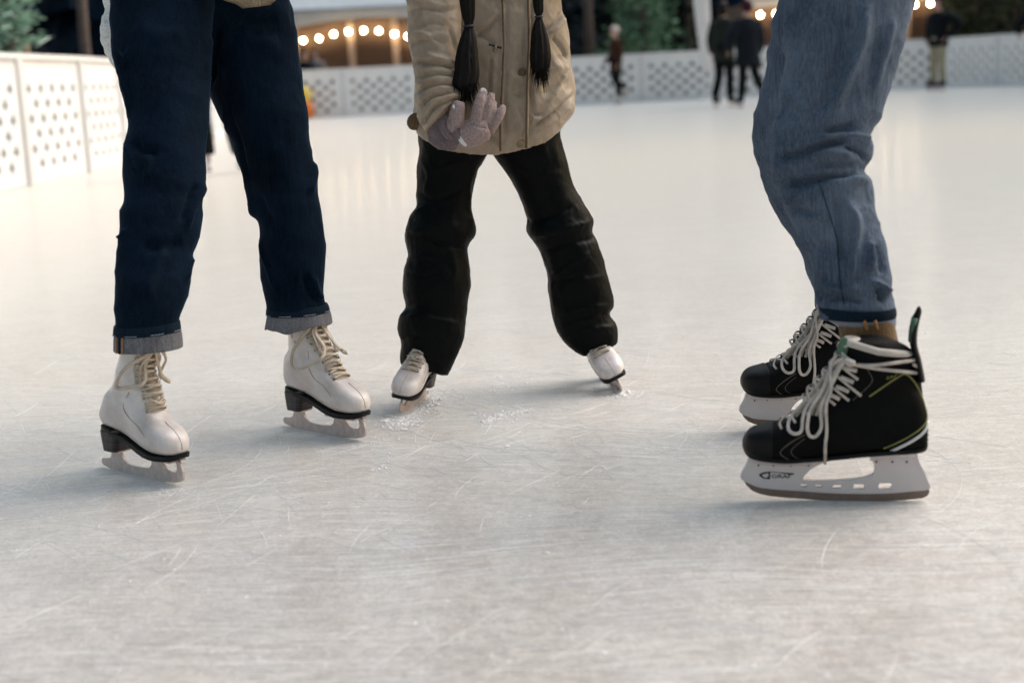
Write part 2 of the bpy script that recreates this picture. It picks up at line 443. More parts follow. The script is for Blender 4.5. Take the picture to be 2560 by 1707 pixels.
    # tongue strip and laces down the front
    p0, p1 = Vector((.196, 0, .118)), Vector((.106 + flex if top > .2 else .150, 0, .250 if top > .2 else .17)); nd = Vector((p1.z - p0.z, 0, p0.x - p1.x)).normalized()
    def at(s, y, off):
        q = p0.lerp(p1, s); q.x += 0.004 * math.sin(s * PI)
        return S.cast(q + nd * .12 + Vector((0, y, 0)), -nd, off)[0]
    m = 26; rings = []
    for i in range(m):
        s = i / (m - 1); w = (.0165 + .004 * s) * wk
        rings.append([at(s, w * c, .0006) for c in (-1, -.5, 0, .5, 1)])
    V = [v for r in rings for v in r]; F = [(i * 5 + j, i * 5 + j + 1, i * 5 + j + 6, i * 5 + j + 5) for i in range(m - 1) for j in range(4)]
    add('tongue', V, F, M['tongue'], sk, True, True)
    g = Geo(); eyes = []
    for k in range(rows_n):
        ss = .80 if top > .2 else 1.0; s = ss * (k + .3) / rows_n; s2 = ss * min((k + 1.15) / rows_n, 1.0); w = (.0205 + .004 * s) * wk; w2 = (.0205 + .004 * s2) * wk
        for sg in (1, -1):
            e = at(s, sg * w, .0004)
            eyes.append(Geo().tube([e - nd * .0006, e + nd * .0009], [.0026, .0022], 8))
            pts = [at(s + (s2 - s) * u * .75, sg * (w + .001) * (1 - 2 * u), .0022 + .0018 * math.sin(u * PI) + (.0012 if sg > 0 else 0)) for u in (0, .25, .5, .75, 1)]
            g.tube(pts, .0023, 6, (nd, .45), 9)
        pts = [at(s + .02, (w + .001) * c, .0022) for c in (-1, -.5, 0, .5, 1)]
        if k % 2 == 0: g.tube(pts, .0023, 6, (nd, .45), 9)
    g.obj('lace', M['lace'], sk, True, True)
    for e in eyes: e.obj('eyelet', M['ink'], sk, True, True)
    # seams: toe cap line and side quarter line
    st = Geo()
    pts = [S.cast((.215 + .0 * a, y, .2), (0, 0, -1), .0003)[0] for a, y in ((0, 0),)]
    for sg in (-1, 1):
        pts = [S.cast((x, sg * .09, z), (0, -sg, 0), .0002)[0] for x, z in ((.195, .058), (.178, .085), (.158, .10), (.135, .108), (.118, .125), (.108 + flex * .3, .15), (.104 + flex * .55, .18), (.100 + flex * .7, .21))]
        st.tube(pts, .00055, 5, None, 24)
    pts = [S.cast((.12 + .2, y, .3), Vector((x - .32, 0, z - .3)), .0002)[0] for x, y, z in ((.240, 0, .06), (.235, 0, .085), (.222, 0, .098), (.205, 0, .106))]
    pts = [S.cast((.33, .0, z), (-1, 0, 0), .0002)[0] for z in (.062, .07, .08, .09, .097, .103)]
    st.tube(pts, .00055, 5, None, 16)
    st.obj('seam', M['stitch'], sk, True, True)
    if bow:                          # untied loops hanging over the front
        g = Geo(); B0 = .80
        sgn = 1
        for y1, dn, fl in ((.024, .062, 1), (-.022, .070, -1)):
            a = at(B0, fl * .004, .006)
            L = [a, at(.77, y1 * .5, .010), at(.60, y1 * 1.05, .013) + Vector((.004, fl * .006, 0)), at(.40, y1 * 1.1, .012) + Vector((.006, fl * .010, -.002)),
                 at(.33, y1 * .78, .011) + Vector((.006, fl * .004, 0)), at(.42, y1 * .45, .010) + Vector((.003, 0, 0)), at(.64, y1 * .38, .008), at(.79, y1 * .1, .006)]
            g.tube(L, .0036, 6, (nd, .35), 40)
        for y1 in (.012, -.010):
            g.tube([at(B0, 0, .006), at(.7, y1, .008), at(.55, y1 * 1.3, .008), at(.36, y1 * 1.5, .006)], .0030, 6, (nd, .45), 20)
        g.tube([at(.82, -.006, .006), at(.80, 0, .008), at(.82, .006, .006)], .0042, 8, None, 10)
        g.obj('lace_bow', M['lace'], sk, True, True)
    return sk
def hockey_skate(parent):
    foot = [(.001, .086, .120, .010), (.006, .081, .155, .022), (.022, .0785, .185, .031), (.06, .0765, .195, .034), (.10, .0735, .195, .035), (.13, .0705, .182, .037),
            (.16, .068, .163, .040), (.193, .066, .144, .044), (.222, .065, .127, .0465), (.25, .0665, .1185, .045), (.270, .069, .114, .040), (.282, .073, .108, .031), (.289, .079, .099, .018), (.2905, .083, .094, .008)]
    shaft = [(.10, .068, .060, .030), (.14, .074, .069, .034), (.17, .080, .072, .035), (.20, .0815, .070, .036), (.225, .0795, .062, .038), (.245, .080, .053, .039), (.262, .094, .036, .035)]
    UP = .009
    foot = [(x, zb + UP, zt + UP * .7, w) for x, zb, zt, w in foot]; shaft = [(z + UP * .5, *q) for z, *q in shaft]
    me = fuse('skate', [section_loft(foot, p=.60), shaft_loft(shaft), tube([(.11, 0, .235), (.135, 0, .195), (.17, 0, .150)], [.022, .028, .030], 20)], 0.003, 6, 0.6)
    sk = link(me, 'skate', M['boot_black'], parent, local=True); S = Surf(me)
    def Z(X, Y): return (1357 - X) / 4131, (1460 - Y) / (4131 * .956)
    def on(X, Y, off=.0006, side=1):
        x, z = Z(X, Y); return S.cast((x, side * .12, z + UP * .8), (0, -side, 0), off)[0]
    def line(name, pts, r, mat, side=(1, -1), flat=None, m=24):
        for sd in side:
            Geo().tube([on(X, Y, r * .4, sd) for X, Y in spl(pts, m)], r, 6).obj(name, M[mat], sk, True, True)
    # outsole rim and toe cap
    rings = []
    for x, zb, zt, hw in spl(foot, 60):
        h = hw * .8
        rings.append([Vector((x, -h, zb + .004)), Vector((x, -h * 1.04, zb)), Vector((x, -h * .9, zb - .0035)), Vector((x, h * .9, zb - .0035)), Vector((x, h * 1.04, zb)), Vector((x, h, zb + .004))])
    add('sole', *loft(rings), M['boot_trim'], sk, False, True)
    tc = [(x, zb - .001 + UP, zt + .0016 + UP * .7, hw + .0016) for x, zb, zt, hw in [(.243, .0667, .1205, .0455), (.25, .0665, .1185, .045), (.270, .069, .114, .040), (.282, .073, .108, .031), (.2895, .079, .099, .018), (.292, .083, .094, .008)]]
    add('toe_cap', *section_loft(tc, p=.60, m=24), M['boot_trim'], sk, True, True)
    # piping and printed lines
    line('piping', [(975, 775), (1060, 715), (1130, 670), (1190, 640), (1225, 655), (1265, 705), (1310, 800), (1338, 900), (1335, 950), (1280, 1000), (1180, 1060), (1065, 1115)], .0014, 'yellow', m=60)
    line('heel_stripe', [(1348, 960), (1320, 1010), (1250, 1060), (1170, 1105), (1090, 1148)], .0026, 'white_stripe', m=30)
    line('printed_line', [(560, 1010), (500, 1040), (440, 1080), (402, 1120), (420, 1150), (478, 1195)], .0010, 'greyline')
    line('printed_line', [(560, 1035), (500, 1080), (472, 1115), (490, 1150), (545, 1192)], .0006, 'greyline')
    line('printed_line', [(870, 800), (940, 740), (992, 680), (985, 640), (960, 600)], .0007, 'greyline')
    for i in range(4):
        line('heel_rib', [(1350, 1010 + 32 * i), (1310, 1050 + 27 * i), (1255, 1090 + 20 * i), (1200, 1120 + 14 * i)], .0012, 'boot_trim', m=14)
    g = Geo()
    for k, (X0, Y0, X1, Y1) in enumerate(((1082, 668, 1092, 645), (1092, 645, 1100, 668), (1108, 664, 1112, 644), (1112, 644, 1124, 650), (1124, 650, 1110, 656), (1130, 658, 1140, 640), (1136, 648, 1148, 634))):
        g.tube([on(X0, Y0, .0006), on(X1, Y1, .0006)], .0008, 5)
    g.obj('lettering', M['yellow'], sk, True, True)
    # liner, tendon guard, tongue
    g = Geo()
    prof = []
    for a in range(33):
        t = a / 32 * 2 * PI
        x = .078 + .050 * math.cos(t); y = .036 * math.sin(t)
        z = .246 + .016 * max(0, math.cos(t)) ** 1.0 - .006 * max(0, -math.cos(t)) + .006 * abs(math.sin(t))
        prof.append((x, y, z))
    g.tube(prof, .0062, 10)
    g.put(*loft([[Vector((.106 + .014 * math.cos(2 * PI * j / 16) + k * .012, (.026 - k * .003) * math.sin(2 * PI * j / 16),      .243 + k * .024)) for j in range(16)] for k in (0, .5, 1)]))
    g.obj('liner', M['felt'], sk, True, True)
    rings = []
    for z, x, th, w in spl([(.200, .012, .007, .026), (.232, .017, .006, .026), (.255, .0225, .0055, .023), (.275, .0235, .0065, .020), (.295, .020, .0065, .015), (.308, .0155, .005, .010), (.3165, .0145, .002, .004)], 22):
        rings.append([Vector((x + th * math.cos(2 * PI * j / 18), w * math.sin(2 * PI * j / 18) , z)) for j in range(18)])
    add('tendon_guard', *loft(rings), M['boot_trim'], sk, True, True)
    g = Geo()
    for (z0, z1, x) in ((.268, .300, .0165),):
        g.put(*loft([[Vector((.0155 + u + .0055 * math.cos(2 * PI * j / 12), .0135 * math.sin(2 * PI * j / 12) + .004, z)) for j in range(12)] for z, u in ((.262, .0105), (.28, .0095), (.300, .0055))]))
    g.obj('tendon_guard_lining', M['green'], sk, True, True)
    g = Geo()
    g.tube([on(800, 520, .004), on(808, 450, .006), on(790, 390, .010)], [.0095, .0095, .0085], 10, ((0, 1, 0), .25), 10)
    g.obj('tongue_tab', M['green'], sk, True, True)
    # laces: criss-cross over the instep, bow hanging on the outer side, ends wrapped round the ankle
    g = Geo(); p0, p1 = Vector((.238, 0, .130)), Vector((.128, 0, .262)); nd = Vector((.77, 0, .64))
    def at(s, y, off):
        q = p0.lerp(p1, s); q.x -= 0.012 * math.sin(s * PI)
        return S.cast(q + nd * .12 + Vector((0, y, 0)), -nd, off)[0]
    N = 9
    for k in range(N):
        s = (k + .2) / N; s2 = min((k + 1.1) / N, 1.0)
        for sg in (1, -1):
            w = .021
            pts = [at(s, sg * (w + .012), .001)] + [at(s + (s2 - s) * u, sg * w * (1 - 2 * u), .004 + .003 * math.sin(u * PI) + (.001 if sg > 0 else 0)) for u in (0, .25, .5, .75, 1)]
            g.tube(pts, .0025, 6, (nd, .5), 12)
    g.obj('lace', M['lace_white'], sk, True, True)
    m = 22; rings = []
    for i in range(m):
        s = i / (m - 1); rings.append([at(s, .016 * c, .0012) for c in (-1, -.5, 0, .5, 1)])
    V = [v for r in rings for v in r]; F = [(i * 5 + j, i * 5 + j + 1, i * 5 + j + 6, i * 5 + j + 5) for i in range(m - 1) for j in range(4)]
    add('tongue', V, F, M['boot_trim'], sk, True, True)
    g = Geo()
    def lat(pts, r, fl=.4, off=.006, m=40):
        q = [on(X, Y, off + (e[0] if e else 0)) for X, Y, *e in pts]
        g.tube(q, r, 8, ((0, 1, .25), fl), m)
    lat([(835, 545), (760, 580), (640, 725), (540, 840), (475, 930), (462, 985), (495, 1005), (540, 985), (560, 920), (600, 840), (700, 730), (830, 560)], .0028)
    lat([(840, 545), (770, 610), (690, 760), (620, 880), (578, 965), (590, 1010), (630, 1010), (665, 950), (675, 870), (720, 760), (800, 620), (845, 560)], .0028, off=.010)
    lat([(780, 525), (765, 620), (740, 740), (712, 850), (695, 980), (685, 1060), (683, 1165)], .0025, .7, .013)
    g.tube([on(852, 548, .012), on(880, 560, .014), on(905, 556, .012)], [.004, .0065, .004], 8, None, 12)
    for X0, Y0, X1, Y1 in ((838, 600, 900, 612), (828, 668, 880, 685), (795, 725, 850, 748), (758, 780, 790, 800)):
        lat([(X0 - 30, Y0 - 8), (X0, Y0), (X1, Y1)], .0034, .6, .003, 8)
    g.obj('lace_bow', M['lace_white'], sk, True, True)
    g = Geo()
    def lat2(pts, r, fl=.4, off=.006, m=40):
        g.tube([on(X, Y, off + .001 * (i % 2)) for i, (X, Y) in enumerate(pts)], r, 8, ((0, 1, .25), fl), m)
    for k in range(7):
        u = k / 6
        lat2([(800 + 20 * u, 540 + 20 * u), (640 + 80 * u, 690 + 70 * u), (480 + 190 * u, 880 + 25 * u)], .0029, .5, .002 + .003 * (k % 2), 20)
    g.obj('lace_tangle', M['lace_dirty'], sk, True, True)
    g = Geo()
    for pts in ([(880, 575), (1000, 572), (1150, 560), (1290, 556)], [(880, 572), (1000, 590), (1150, 615), (1305, 640)]):
        a = [on(X, Y, .003) for X, Y in pts]
        b = [on(X, Y, .003, -1) for X, Y in pts][::-1]
        back = S.cast((-.1, 0, a[-1].z), (1, 0, 0), .003)[0]
        g.tube(a + [back] + b, .0029, 6, None, 60)
    g.tube([on(1240, 585, .005), on(1280, 630, .006), on(1310, 690, .004)], .0028, 6, None, 12)
    g.obj('lace_wrap', M['lace_white'], sk, True, True)
    # white blade holder with its window and slots, steel runner under it
    def zz(pts): return [Z(X, Y) for X, Y in pts]
    rim = smooth_closed(zz([(215, 1150), (175, 1225), (141, 1285), (148, 1318), (200, 1345), (260, 1368), (380, 1382), (520, 1390), (700, 1402), (900, 1407), (1100, 1402), (1250, 1388), (1362, 1372), (1352, 1320), (1330, 1262), (1300, 1205), (1262, 1120), (1150, 1112), (1000, 1120), (800, 1140), (600, 1165), (500, 1168), (330, 1160)]), 120)
    win = smooth_closed(zz([(545, 1312), (580, 1262), (622, 1230), (690, 1200), (770, 1180), (900, 1160), (975, 1158), (1010, 1205), (1018, 1255), (1000, 1288), (930, 1308), (800, 1322), (680, 1328), (590, 1328)]), 60)
    outs = [rim, win]
    for X, Y, w, h in ((552, 1357, 26, 13), (650, 1360, 24, 12), (770, 1363, 32, 15), (912, 1361, 40, 19), (1082, 1356, 48, 22)):
        outs.append(smooth_closed(zz([(X - w, Y + h * .2), (X - w * .8, Y - h), (X, Y - h), (X + w * .8, Y - h), (X + w, Y - h * .2), (X + w * .8, Y + h), (X, Y + h), (X - w * .8, Y + h)]), 20))
    ho = plate('blade_holder', outs, .009, Matrix.Identity(4), M['holder'], sk, bevel=.0012)
    g = Geo()
    for X in (255, 355, 470, 585, 1025, 1128, 1220):
        x, z = Z(X, 1222 if X < 700 else 1196)
        Geo().tube([(x, -.0085, z), (x, .0085, z)], .0014, 8).obj('rivet', M['boot_trim'], sk, True, True)
    for X0, X1 in ((215, 640), (985, 1270)):
        x0, _ = Z(X1, 0); x1, _ = Z(X0, 0)
        rings = []
        for i in range(9):
            x = x0 + (x1 - x0) * i / 8; zt = np.interp(x, [f[0] for f in foot], [f[1] for f in foot]) - .003
            rings.append([Vector((x, -.024, zt)), Vector((x, .024, zt)), Vector((x, .007, zt - .012)), Vector((x, -.007, zt - .012))])
        Geo().put(*loft(rings)).obj('holder_pedestal', M['holder'], sk, False, True)
    run = zz([(150, 1316), (200, 1343), (260, 1366), (380, 1380), (520, 1388), (700, 1400), (900, 1405), (1100, 1400), (1250, 1386), (1364, 1369), (1366, 1402), (1352, 1424), (1320, 1439), (1200, 1453), (1050, 1460), (900, 1462.5), (750, 1460), (600, 1453), (450, 1443), (320, 1431), (255, 1416), (205, 1393), (170, 1358)])
    plate('blade', [run], .0042, Matrix.Identity(4), M['runner'], sk)
    # printed emblem on the holder: half shield with a cross, a bar and the word
    def decal(pts, y=.0062):
        return [Vector((Z(X, Y)[0], y, Z(X, Y)[1])) for X, Y in pts]
    g = Geo()
    def zoomp(x, y): return ((x / 8.4 + 1840 - 1800) * 2.613, (y / 8.4 + 1120 - 700) * 2.613)
    def prism(pts):
        A = decal([zoomp(*p) for p in pts], .0050); B = decal([zoomp(*p) for p in pts], .0062); n = len(A)
        g.put(A + B, [tuple(range(n)), tuple(range(2 * n - 1, n - 1, -1))] + [(i, (i + 1) % n, n + (i + 1) % n, n + i) for i in range(n)])
    prism([(485, 610), (530, 570), (600, 545), (600, 590), (565, 590), (565, 640), (600, 640), (600, 690), (540, 660)])
    prism([(600, 545), (735, 530), (735, 560), (690, 575), (690, 565), (655, 575), (600, 590)])
    prism([(690, 575), (735, 560), (725, 700), (665, 695), (665, 640), (690, 640)])
    prism([(600, 640), (665, 640), (665, 695), (600, 690)][:4] if False else [(600, 665), (665, 665), (665, 695), (600, 690)])
    prism([(720, 530), (900, 545), (1240, 570), (1230, 600), (1080, 585), (900, 560), (720, 545)])
    em = g.obj('emblem', M['ink'], sk, False, True)
    fc = bpy.data.curves.new('lettering', 'FONT'); fc.body = 'GRAF'; fc.size = .0116; fc.extrude = .0005; fc.space_character = .95
    o = bpy.data.objects.new('lettering draft', fc); COL.objects.link(o)
    tm = bpy.data.meshes.new_from_object(o.evaluated_get(bpy.context.evaluated_depsgraph_get())); bpy.data.objects.remove(o); bpy.data.curves.remove(fc)
    x, z = Z(*zoomp(755, 672))
    tm.transform(Matrix.Translation((x, .0062, z)) @ Matrix(((-1, 0, 0, 0), (0, 0, 1, 0), (0, 1, 0, 0), (0, 0, 0, 1))) @ Matrix.Diagonal((1.15, .78, 1, 1)))
    link(tm, 'lettering', M['ink'], sk, local=True)
    return sk
def copy_tree(o, parent=None):
    c = o.copy(); COL.objects.link(c)
    if parent is not None: c.parent = parent
    for ch in list(o.children): copy_tree(ch, c)
    return c
def place(sk, root, toe, heel, length, lean=0.0, pitch=0.0, lift=0.0):
    """stand a skate on the ice: blade from heel point to toe point, leaning by lean about its own axis"""
    toe, heel = Vector(toe), Vector(heel); f = (toe - heel); L = f.length; f.normalize()
    up = Vector((0, 0, 1)); left = up.cross(f); left.normalize(); up = f.cross(left)
    s = length
    rot = Matrix((f, left, up)).transposed().to_4x4()
    m = Matrix.Translation(heel + Vector((0, 0, lift))) @ rot @ Matrix.Rotation(lean, 4, 'X') @ Matrix.Rotation(pitch, 4, 'Y') @ Matrix.Scale(s, 4)
    sk.parent = root; sk.matrix_parent_inverse = Matrix.Identity(4)
    loc = Matrix.Translation(-Vector(root.location))
    sk.matrix_basis = loc @ m
    return m
# ------------------------------------------------------------------ people
def ellipsoid(c, r, n=20, m=14, T=None):
    rings = []
    for i in range(1, m):
        a = PI * i / m
        rings.append([Vector((c[0] + r[0] * math.sin(a) * math.cos(2 * PI * j / n), c[1] + r[1] * math.sin(a) * math.sin(2 * PI * j / n), c[2] + r[2] * math.cos(a))) for j in range(n)])
    V, F = loft(rings)
    if T: V = [T @ Vector(v) for v in V]
    return V, F
BASE = dict(pelvis=(0, 0, .53), waist=(0, 0, .61), chest=(0, 0, .73), neck=(0, .004, .835), chin=(0, -.006, .875),
            shoulderL=(.105, 0, .805), elbowL=(.135, .01, .64), wristL=(.135, -.03, .50), shoulderR=(-.105, 0, .805), elbowR=(-.135, .01, .64), wristR=(-.135, -.03, .50),
            hipL=(.052, 0, .50), kneeL=(.058, -.012, .28), ankleL=(.062, .006, .045), hipR=(-.052, 0, .50), kneeR=(-.058, -.012, .28), ankleR=(-.062, .006, .045))
def hand_shapes(w, e, h, side):
    """palm, four unequal curled fingers and a thumb at the side of the palm"""
    d = (w - e).normalized(); fwd = Vector((0, -1, 0)); x = d.cross(fwd)
    x = x.normalized() if x.length > 1e-4 else Vector((1, 0, 0)); y = x.cross(d).normalized(); s = h / 1.7
    sh = [tube([w - d * .02 * s, w + d * .02 * s, w + d * .055 * s, w + d * .085 * s], [.022 * s, .027 * s, .036 * s, .034 * s], 14, (x, .45))]
    for k, (o, L) in enumerate(((-.026, .062), (-.009, .072), (.009, .068), (.025, .054))):
        b = w + d * .08 * s + y * o * s
        sh.append(tube([b, b + d * L * .45 * s + x * .004 * s, b + d * L * .8 * s + x * .016 * s, b + d * L * .92 * s + x * .03 * s], [.0092 * s, .0088 * s, .008 * s, .006 * s], 8, None, 9))
    b = w + d * .035 * s - y * .026 * s
    sh.append(tube([b, b + d * .03 * s - y * .02 * s + x * .006 * s, b + d * .058 * s - y * .022 * s + x * .014 * s], [.0115 * s, .010 * s, .007 * s], 8, None, 7))
    return sh
def human(root, T, h, J, voxel=.011, legs=True, name='body', slim=1.0, hands='LR'):
    j = {k: T @ (Vector(v) * h) for k, v in {**BASE, **{k: v for k, v in J.items() if not isinstance(v, Vector)}}.items()}
    j.update({k: v for k, v in J.items() if isinstance(v, Vector)})
    up = Vector((0, 0, 1)); R3 = T.to_3x3(); fw = R3 @ Vector((0, -1, 0)); sd = R3 @ Vector((1, 0, 0))
    sh = []
    def ring(c, a, b, n=18): return [c + sd * (a * math.cos(2 * PI * q / n)) * h + fw * (b * math.sin(2 * PI * q / n)) * h for q in range(n)]
    sh.append(loft([ring(j['pelvis'] - up * .03 * h, .070, .045), ring(j['pelvis'], .080, .050), ring(j['waist'], .078, .050), ring(j['chest'], .092, .064), ring(j['shoulderL'].lerp(j['shoulderR'], .5) + up * .008 * h, .098, .048), ring(j['neck'], .034, .034)]))
    ch = j['chin']; hc = ch + up * .062 * h + fw * .004 * h
    sh.append(tube([j['neck'] - up * .02 * h, ch, ch + up * .03 * h], [.036 * h, .034 * h, .034 * h], 14))
    Hm = Matrix.Translation(hc) @ R3.to_4x4()
    sh.append(ellipsoid((0, .006 * h, .014 * h), (.045 * h, .056 * h, .056 * h), T=Hm))
    sh.append(ellipsoid((0, -.008 * h, -.022 * h), (.036 * h, .042 * h, .042 * h), T=Hm))          # jaw
    sh.append(tube([Hm @ (Vector((0, -.045, .010)) * h), Hm @ (Vector((0, -.056, -.008)) * h), Hm @ (Vector((0, -.060, -.017)) * h)], [.006 * h, .008 * h, .009 * h], 8))   # nose
    for s in (1, -1):
        sh.append(ellipsoid((s * .046 * h, .006 * h, -.004 * h), (.006 * h, .011 * h, .018 * h), 10, 8, Hm))   # ear
    for S in 'LR':
        sh.append(tube([j['shoulder' + S], j['elbow' + S], j['wrist' + S]], [.033 * h, .026 * h, .018 * h], 12, None, 14))
        if S in hands: sh += hand_shapes(j['wrist' + S], j['elbow' + S], h, S)
        if legs:
            sh.append(tube([j['hip' + S] + up * .03 * h, j['knee' + S], j['ankle' + S]], [.050 * h * slim, .034 * h * slim, .024 * h * slim], 14, None, 16))
            if slim == 1: sh.append(tube([j['ankle' + S], j['ankle' + S] - up * .022 * h + fw * .03 * h, j['ankle' + S] - up * .03 * h + fw * .085 * h], [.022 * h, .02 * h, .012 * h], 10))
    me = fuse(name, sh, voxel, 3)
    b = link(me, 'body', M['skin'], root)
    for s in (1, -1): add('eye', *ellipsoid((s * .018 * h, -.046 * h, .006 * h), (.0075 * h, .004 * h, .0045 * h), 12, 8, Hm), M['ink'], b)
    g = Geo(); g.put(*ellipsoid((0, -.049 * h, -.037 * h), (.015 * h, .004 * h, .0045 * h), 12, 8, Hm))
    g.obj('mouth', M['lips'], b)
    return b, j, Hm, fw, sd
M['lips'] = simple('lips', (0.33, 0.12, 0.10), 0.5, 0.1)
def cap_hair(root, Hm, h, mat, name='hair', low=-.03, k=1.0, bob=False):
    sh = [ellipsoid((0, .010 * h, .020 * h), (.052 * h * k, .062 * h * k, .060 * h * k), 22, 16, Hm)]
    if bob: sh.append(ellipsoid((0, .026 * h, -.02 * h), (.052 * h, .045 * h, .06 * h), 20, 14, Hm))
    g = Geo()
    me = fuse(name, sh, .006, 2)
    inv = Hm.inverted()
    bm = bmesh.new(); bm.from_mesh(me)
    dead = [f for f in bm.faces if (inv @ f.calc_center_median()).y < -.012 * h and (inv @ f.calc_center_median()).z < .032 * h]
    bmesh.ops.delete(bm, geom=dead, context='FACES'); bm.to_mesh(me); bm.free()
    return link(me, name, mat, root)
def jacket(root, T, h, j, fw, sd, mat, hem=.50, flare=.118, fat=1.0, voxel=.014, name='coat', hood=False, wr=.006):
    up = Vector((0, 0, 1))
    def ring(z, a, b, n=22, c0=None):
        c = c0 if c0 is not None else j['pelvis'].lerp(j['chest'], (z - .53) / .2) if z > .53 else j['pelvis'] + up * (z - .53) * h
        return [c + sd * (a * math.cos(2 * PI * q / n)) * h * fat + fw * (b * math.sin(2 * PI * q / n)) * h * fat for q in range(n)]
    zs = []
    if hem < .58: zs += [(hem, flare, .092), (.5 * (hem + .60), .112, .085)]
    else: zs += [(hem, .105, .08)]
    zs += [(.66, .106, .080), (.74, .116, .084)]
    rings = [ring(*z) for z in zs if z[0] >= hem]
    mid = j['shoulderL'].lerp(j['shoulderR'], .5)
    rings += [ring(0, .112, .066, c0=mid), ring(0, .075, .055, c0=mid + up * .028 * h), ring(0, .045, .045, c0=j['neck'] + up * .012 * h)]
    sh = [loft(rings)]
    for S in 'LR':
        sh.append(tube([j['shoulder' + S] - (j['shoulder' + S] - mid) * .15, j['elbow' + S], j['wrist' + S]], [.052 * h * fat, .043 * h * fat, .033 * h * fat], 14, None, 16))
    if hood: sh.append(tube([j['neck'] + sd * -.05 * h + up * .01 * h, j['neck'] - fw * .05 * h + up * .03 * h, j['neck'] + sd * .05 * h + up * .01 * h], [.02 * h, .035 * h, .02 * h], 12, None, 12))
    me = fuse(name, sh, voxel, 4)
    wrinkle(me, (), wr, (12, 12, 22), seed=random.random() * 50)
    return link(me, name, mat, root)
def trousers(root, h, j, mat, voxel=.013, k=1.0, name='trousers'):
    up = Vector((0, 0, 1))
    sh = [tube([j['pelvis'] + up * .07 * h, j['pelvis'] + up * .0 * h, j['pelvis'] - up * .04 * h], [.085 * h, .092 * h, .07 * h], 18)]
    for S in 'LR':
        sh.append(tube([j['hip' + S] + up * .02 * h, j['hip' + S].lerp(j['knee' + S], .5), j['knee' + S], j['knee' + S].lerp(j['ankle' + S], .5), j['ankle' + S] + up * .02 * h], [.062 * h * k, .056 * h * k, .047 * h * k, .046 * h * k, .042 * h * k], 14, None, 18))
    me = fuse(name, sh, voxel, 4)
    wrinkle(me, (), .006, (12, 12, 24), seed=random.random() * 50)
    return link(me, name, mat, root)
# ================================================================== the woman in dark jeans and white figure skates
ro = (G(262, 1166) + G(911, 1103)) / 2
woman = empty('person', (ro.x, ro.y, 0), 'person in dark navy jeans with turned up grey cuffs and white figure skates', 'person')
skate0 = figure_skate(woman, flex=.085); skate1 = figure_skate(woman, flex=.012, top=.24)
# image-left skate, then image-right one
wl = (G(258, 1166), G(458, 1215)); wr_ = (G(711, 1063), G(911, 1103))
SC = ((wl[1] - wl[0]).length + (wr_[1] - wr_[0]).length) / 2 / .226
print('woman skate scale', SC, wl, wr_)
mA = place(skate0, woman, wl[1], wl[0], SC)
mB = place(skate1, woman, wr_[1], wr_[0], SC)
def dl(s): return 2.83 + (2.545 - 2.83) * min(1, s * 1.05)
def dr(s): return 2.88 + (2.875 - 2.88) * s
Lo = [(285, -190), (277, -90), (277, 0), (278, 51), (282, 115), (291, 166), (301, 199), (304, 230), (313, 265), (322, 293), (325, 319), (321, 341), (313, 363), (310, 385), (310, 416), (315, 470), (313, 512), (304, 537), (299, 566), (298, 607), (294, 655), (291, 703), (288, 767), (288, 812), (288, 838)]
Li = [(545, -190), (540, -90), (535, 0), (530, 77), (526, 150), (523, 217), (522, 242), (521, 268), (517, 319), (513, 357), (512, 400), (511, 432), (506, 473), (502, 508), (502, 537), (500, 575), (494, 598), (482, 630), (477, 661), (475, 687), (473, 712), (462, 760), (449, 795), (447, 808), (449, 826)]
Ri = [(475, -190), (480, -90), (490, 0), (500, 77), (512, 150), (523, 212), (530, 242), (541, 268), (556, 298), (570, 316), (577, 339), (584, 367), (595, 400), (611, 438), (623, 464), (629, 502), (635, 528), (646, 553), (651, 585), (649, 610), (651, 649), (654, 687), (659, 725), (667, 760), (670, 790)]
Ro = [(700, -190), (714, -90), (721, 0), (731, 31), (737, 77), (746, 128), (751, 179), (758, 230), (764, 268), (769, 306), (772, 344), (774, 383), (777, 416), (788, 457), (791, 486), (796, 508), (799, 531), (806, 575), (809, 598), (812, 623), (809, 661), (807, 719), (806, 751), (808, 765), (810, 780)]
rat = lambda s: .62 + .28 * min(1, max(0, (s - .15) * 2.2))
hips = limb([(283, -190), (277, -90), (277, 0), (284, 60), (300, 120), (330, 180)], [(702, -190), (714, -90), (719, 0), (726, 60), (725, 120), (700, 180)], 2.86, 2.86, lambda s: .52 - .34 * max(0, s - .45) / .55, 30, 40)
me = fuse('jeans', [limb(Lo, Li, 0, 0, rat, 110, 44, depthf=dl), limb(Ri, Ro, 0, 0, rat, 110, 44, depthf=dr), hips], .0045, 3)
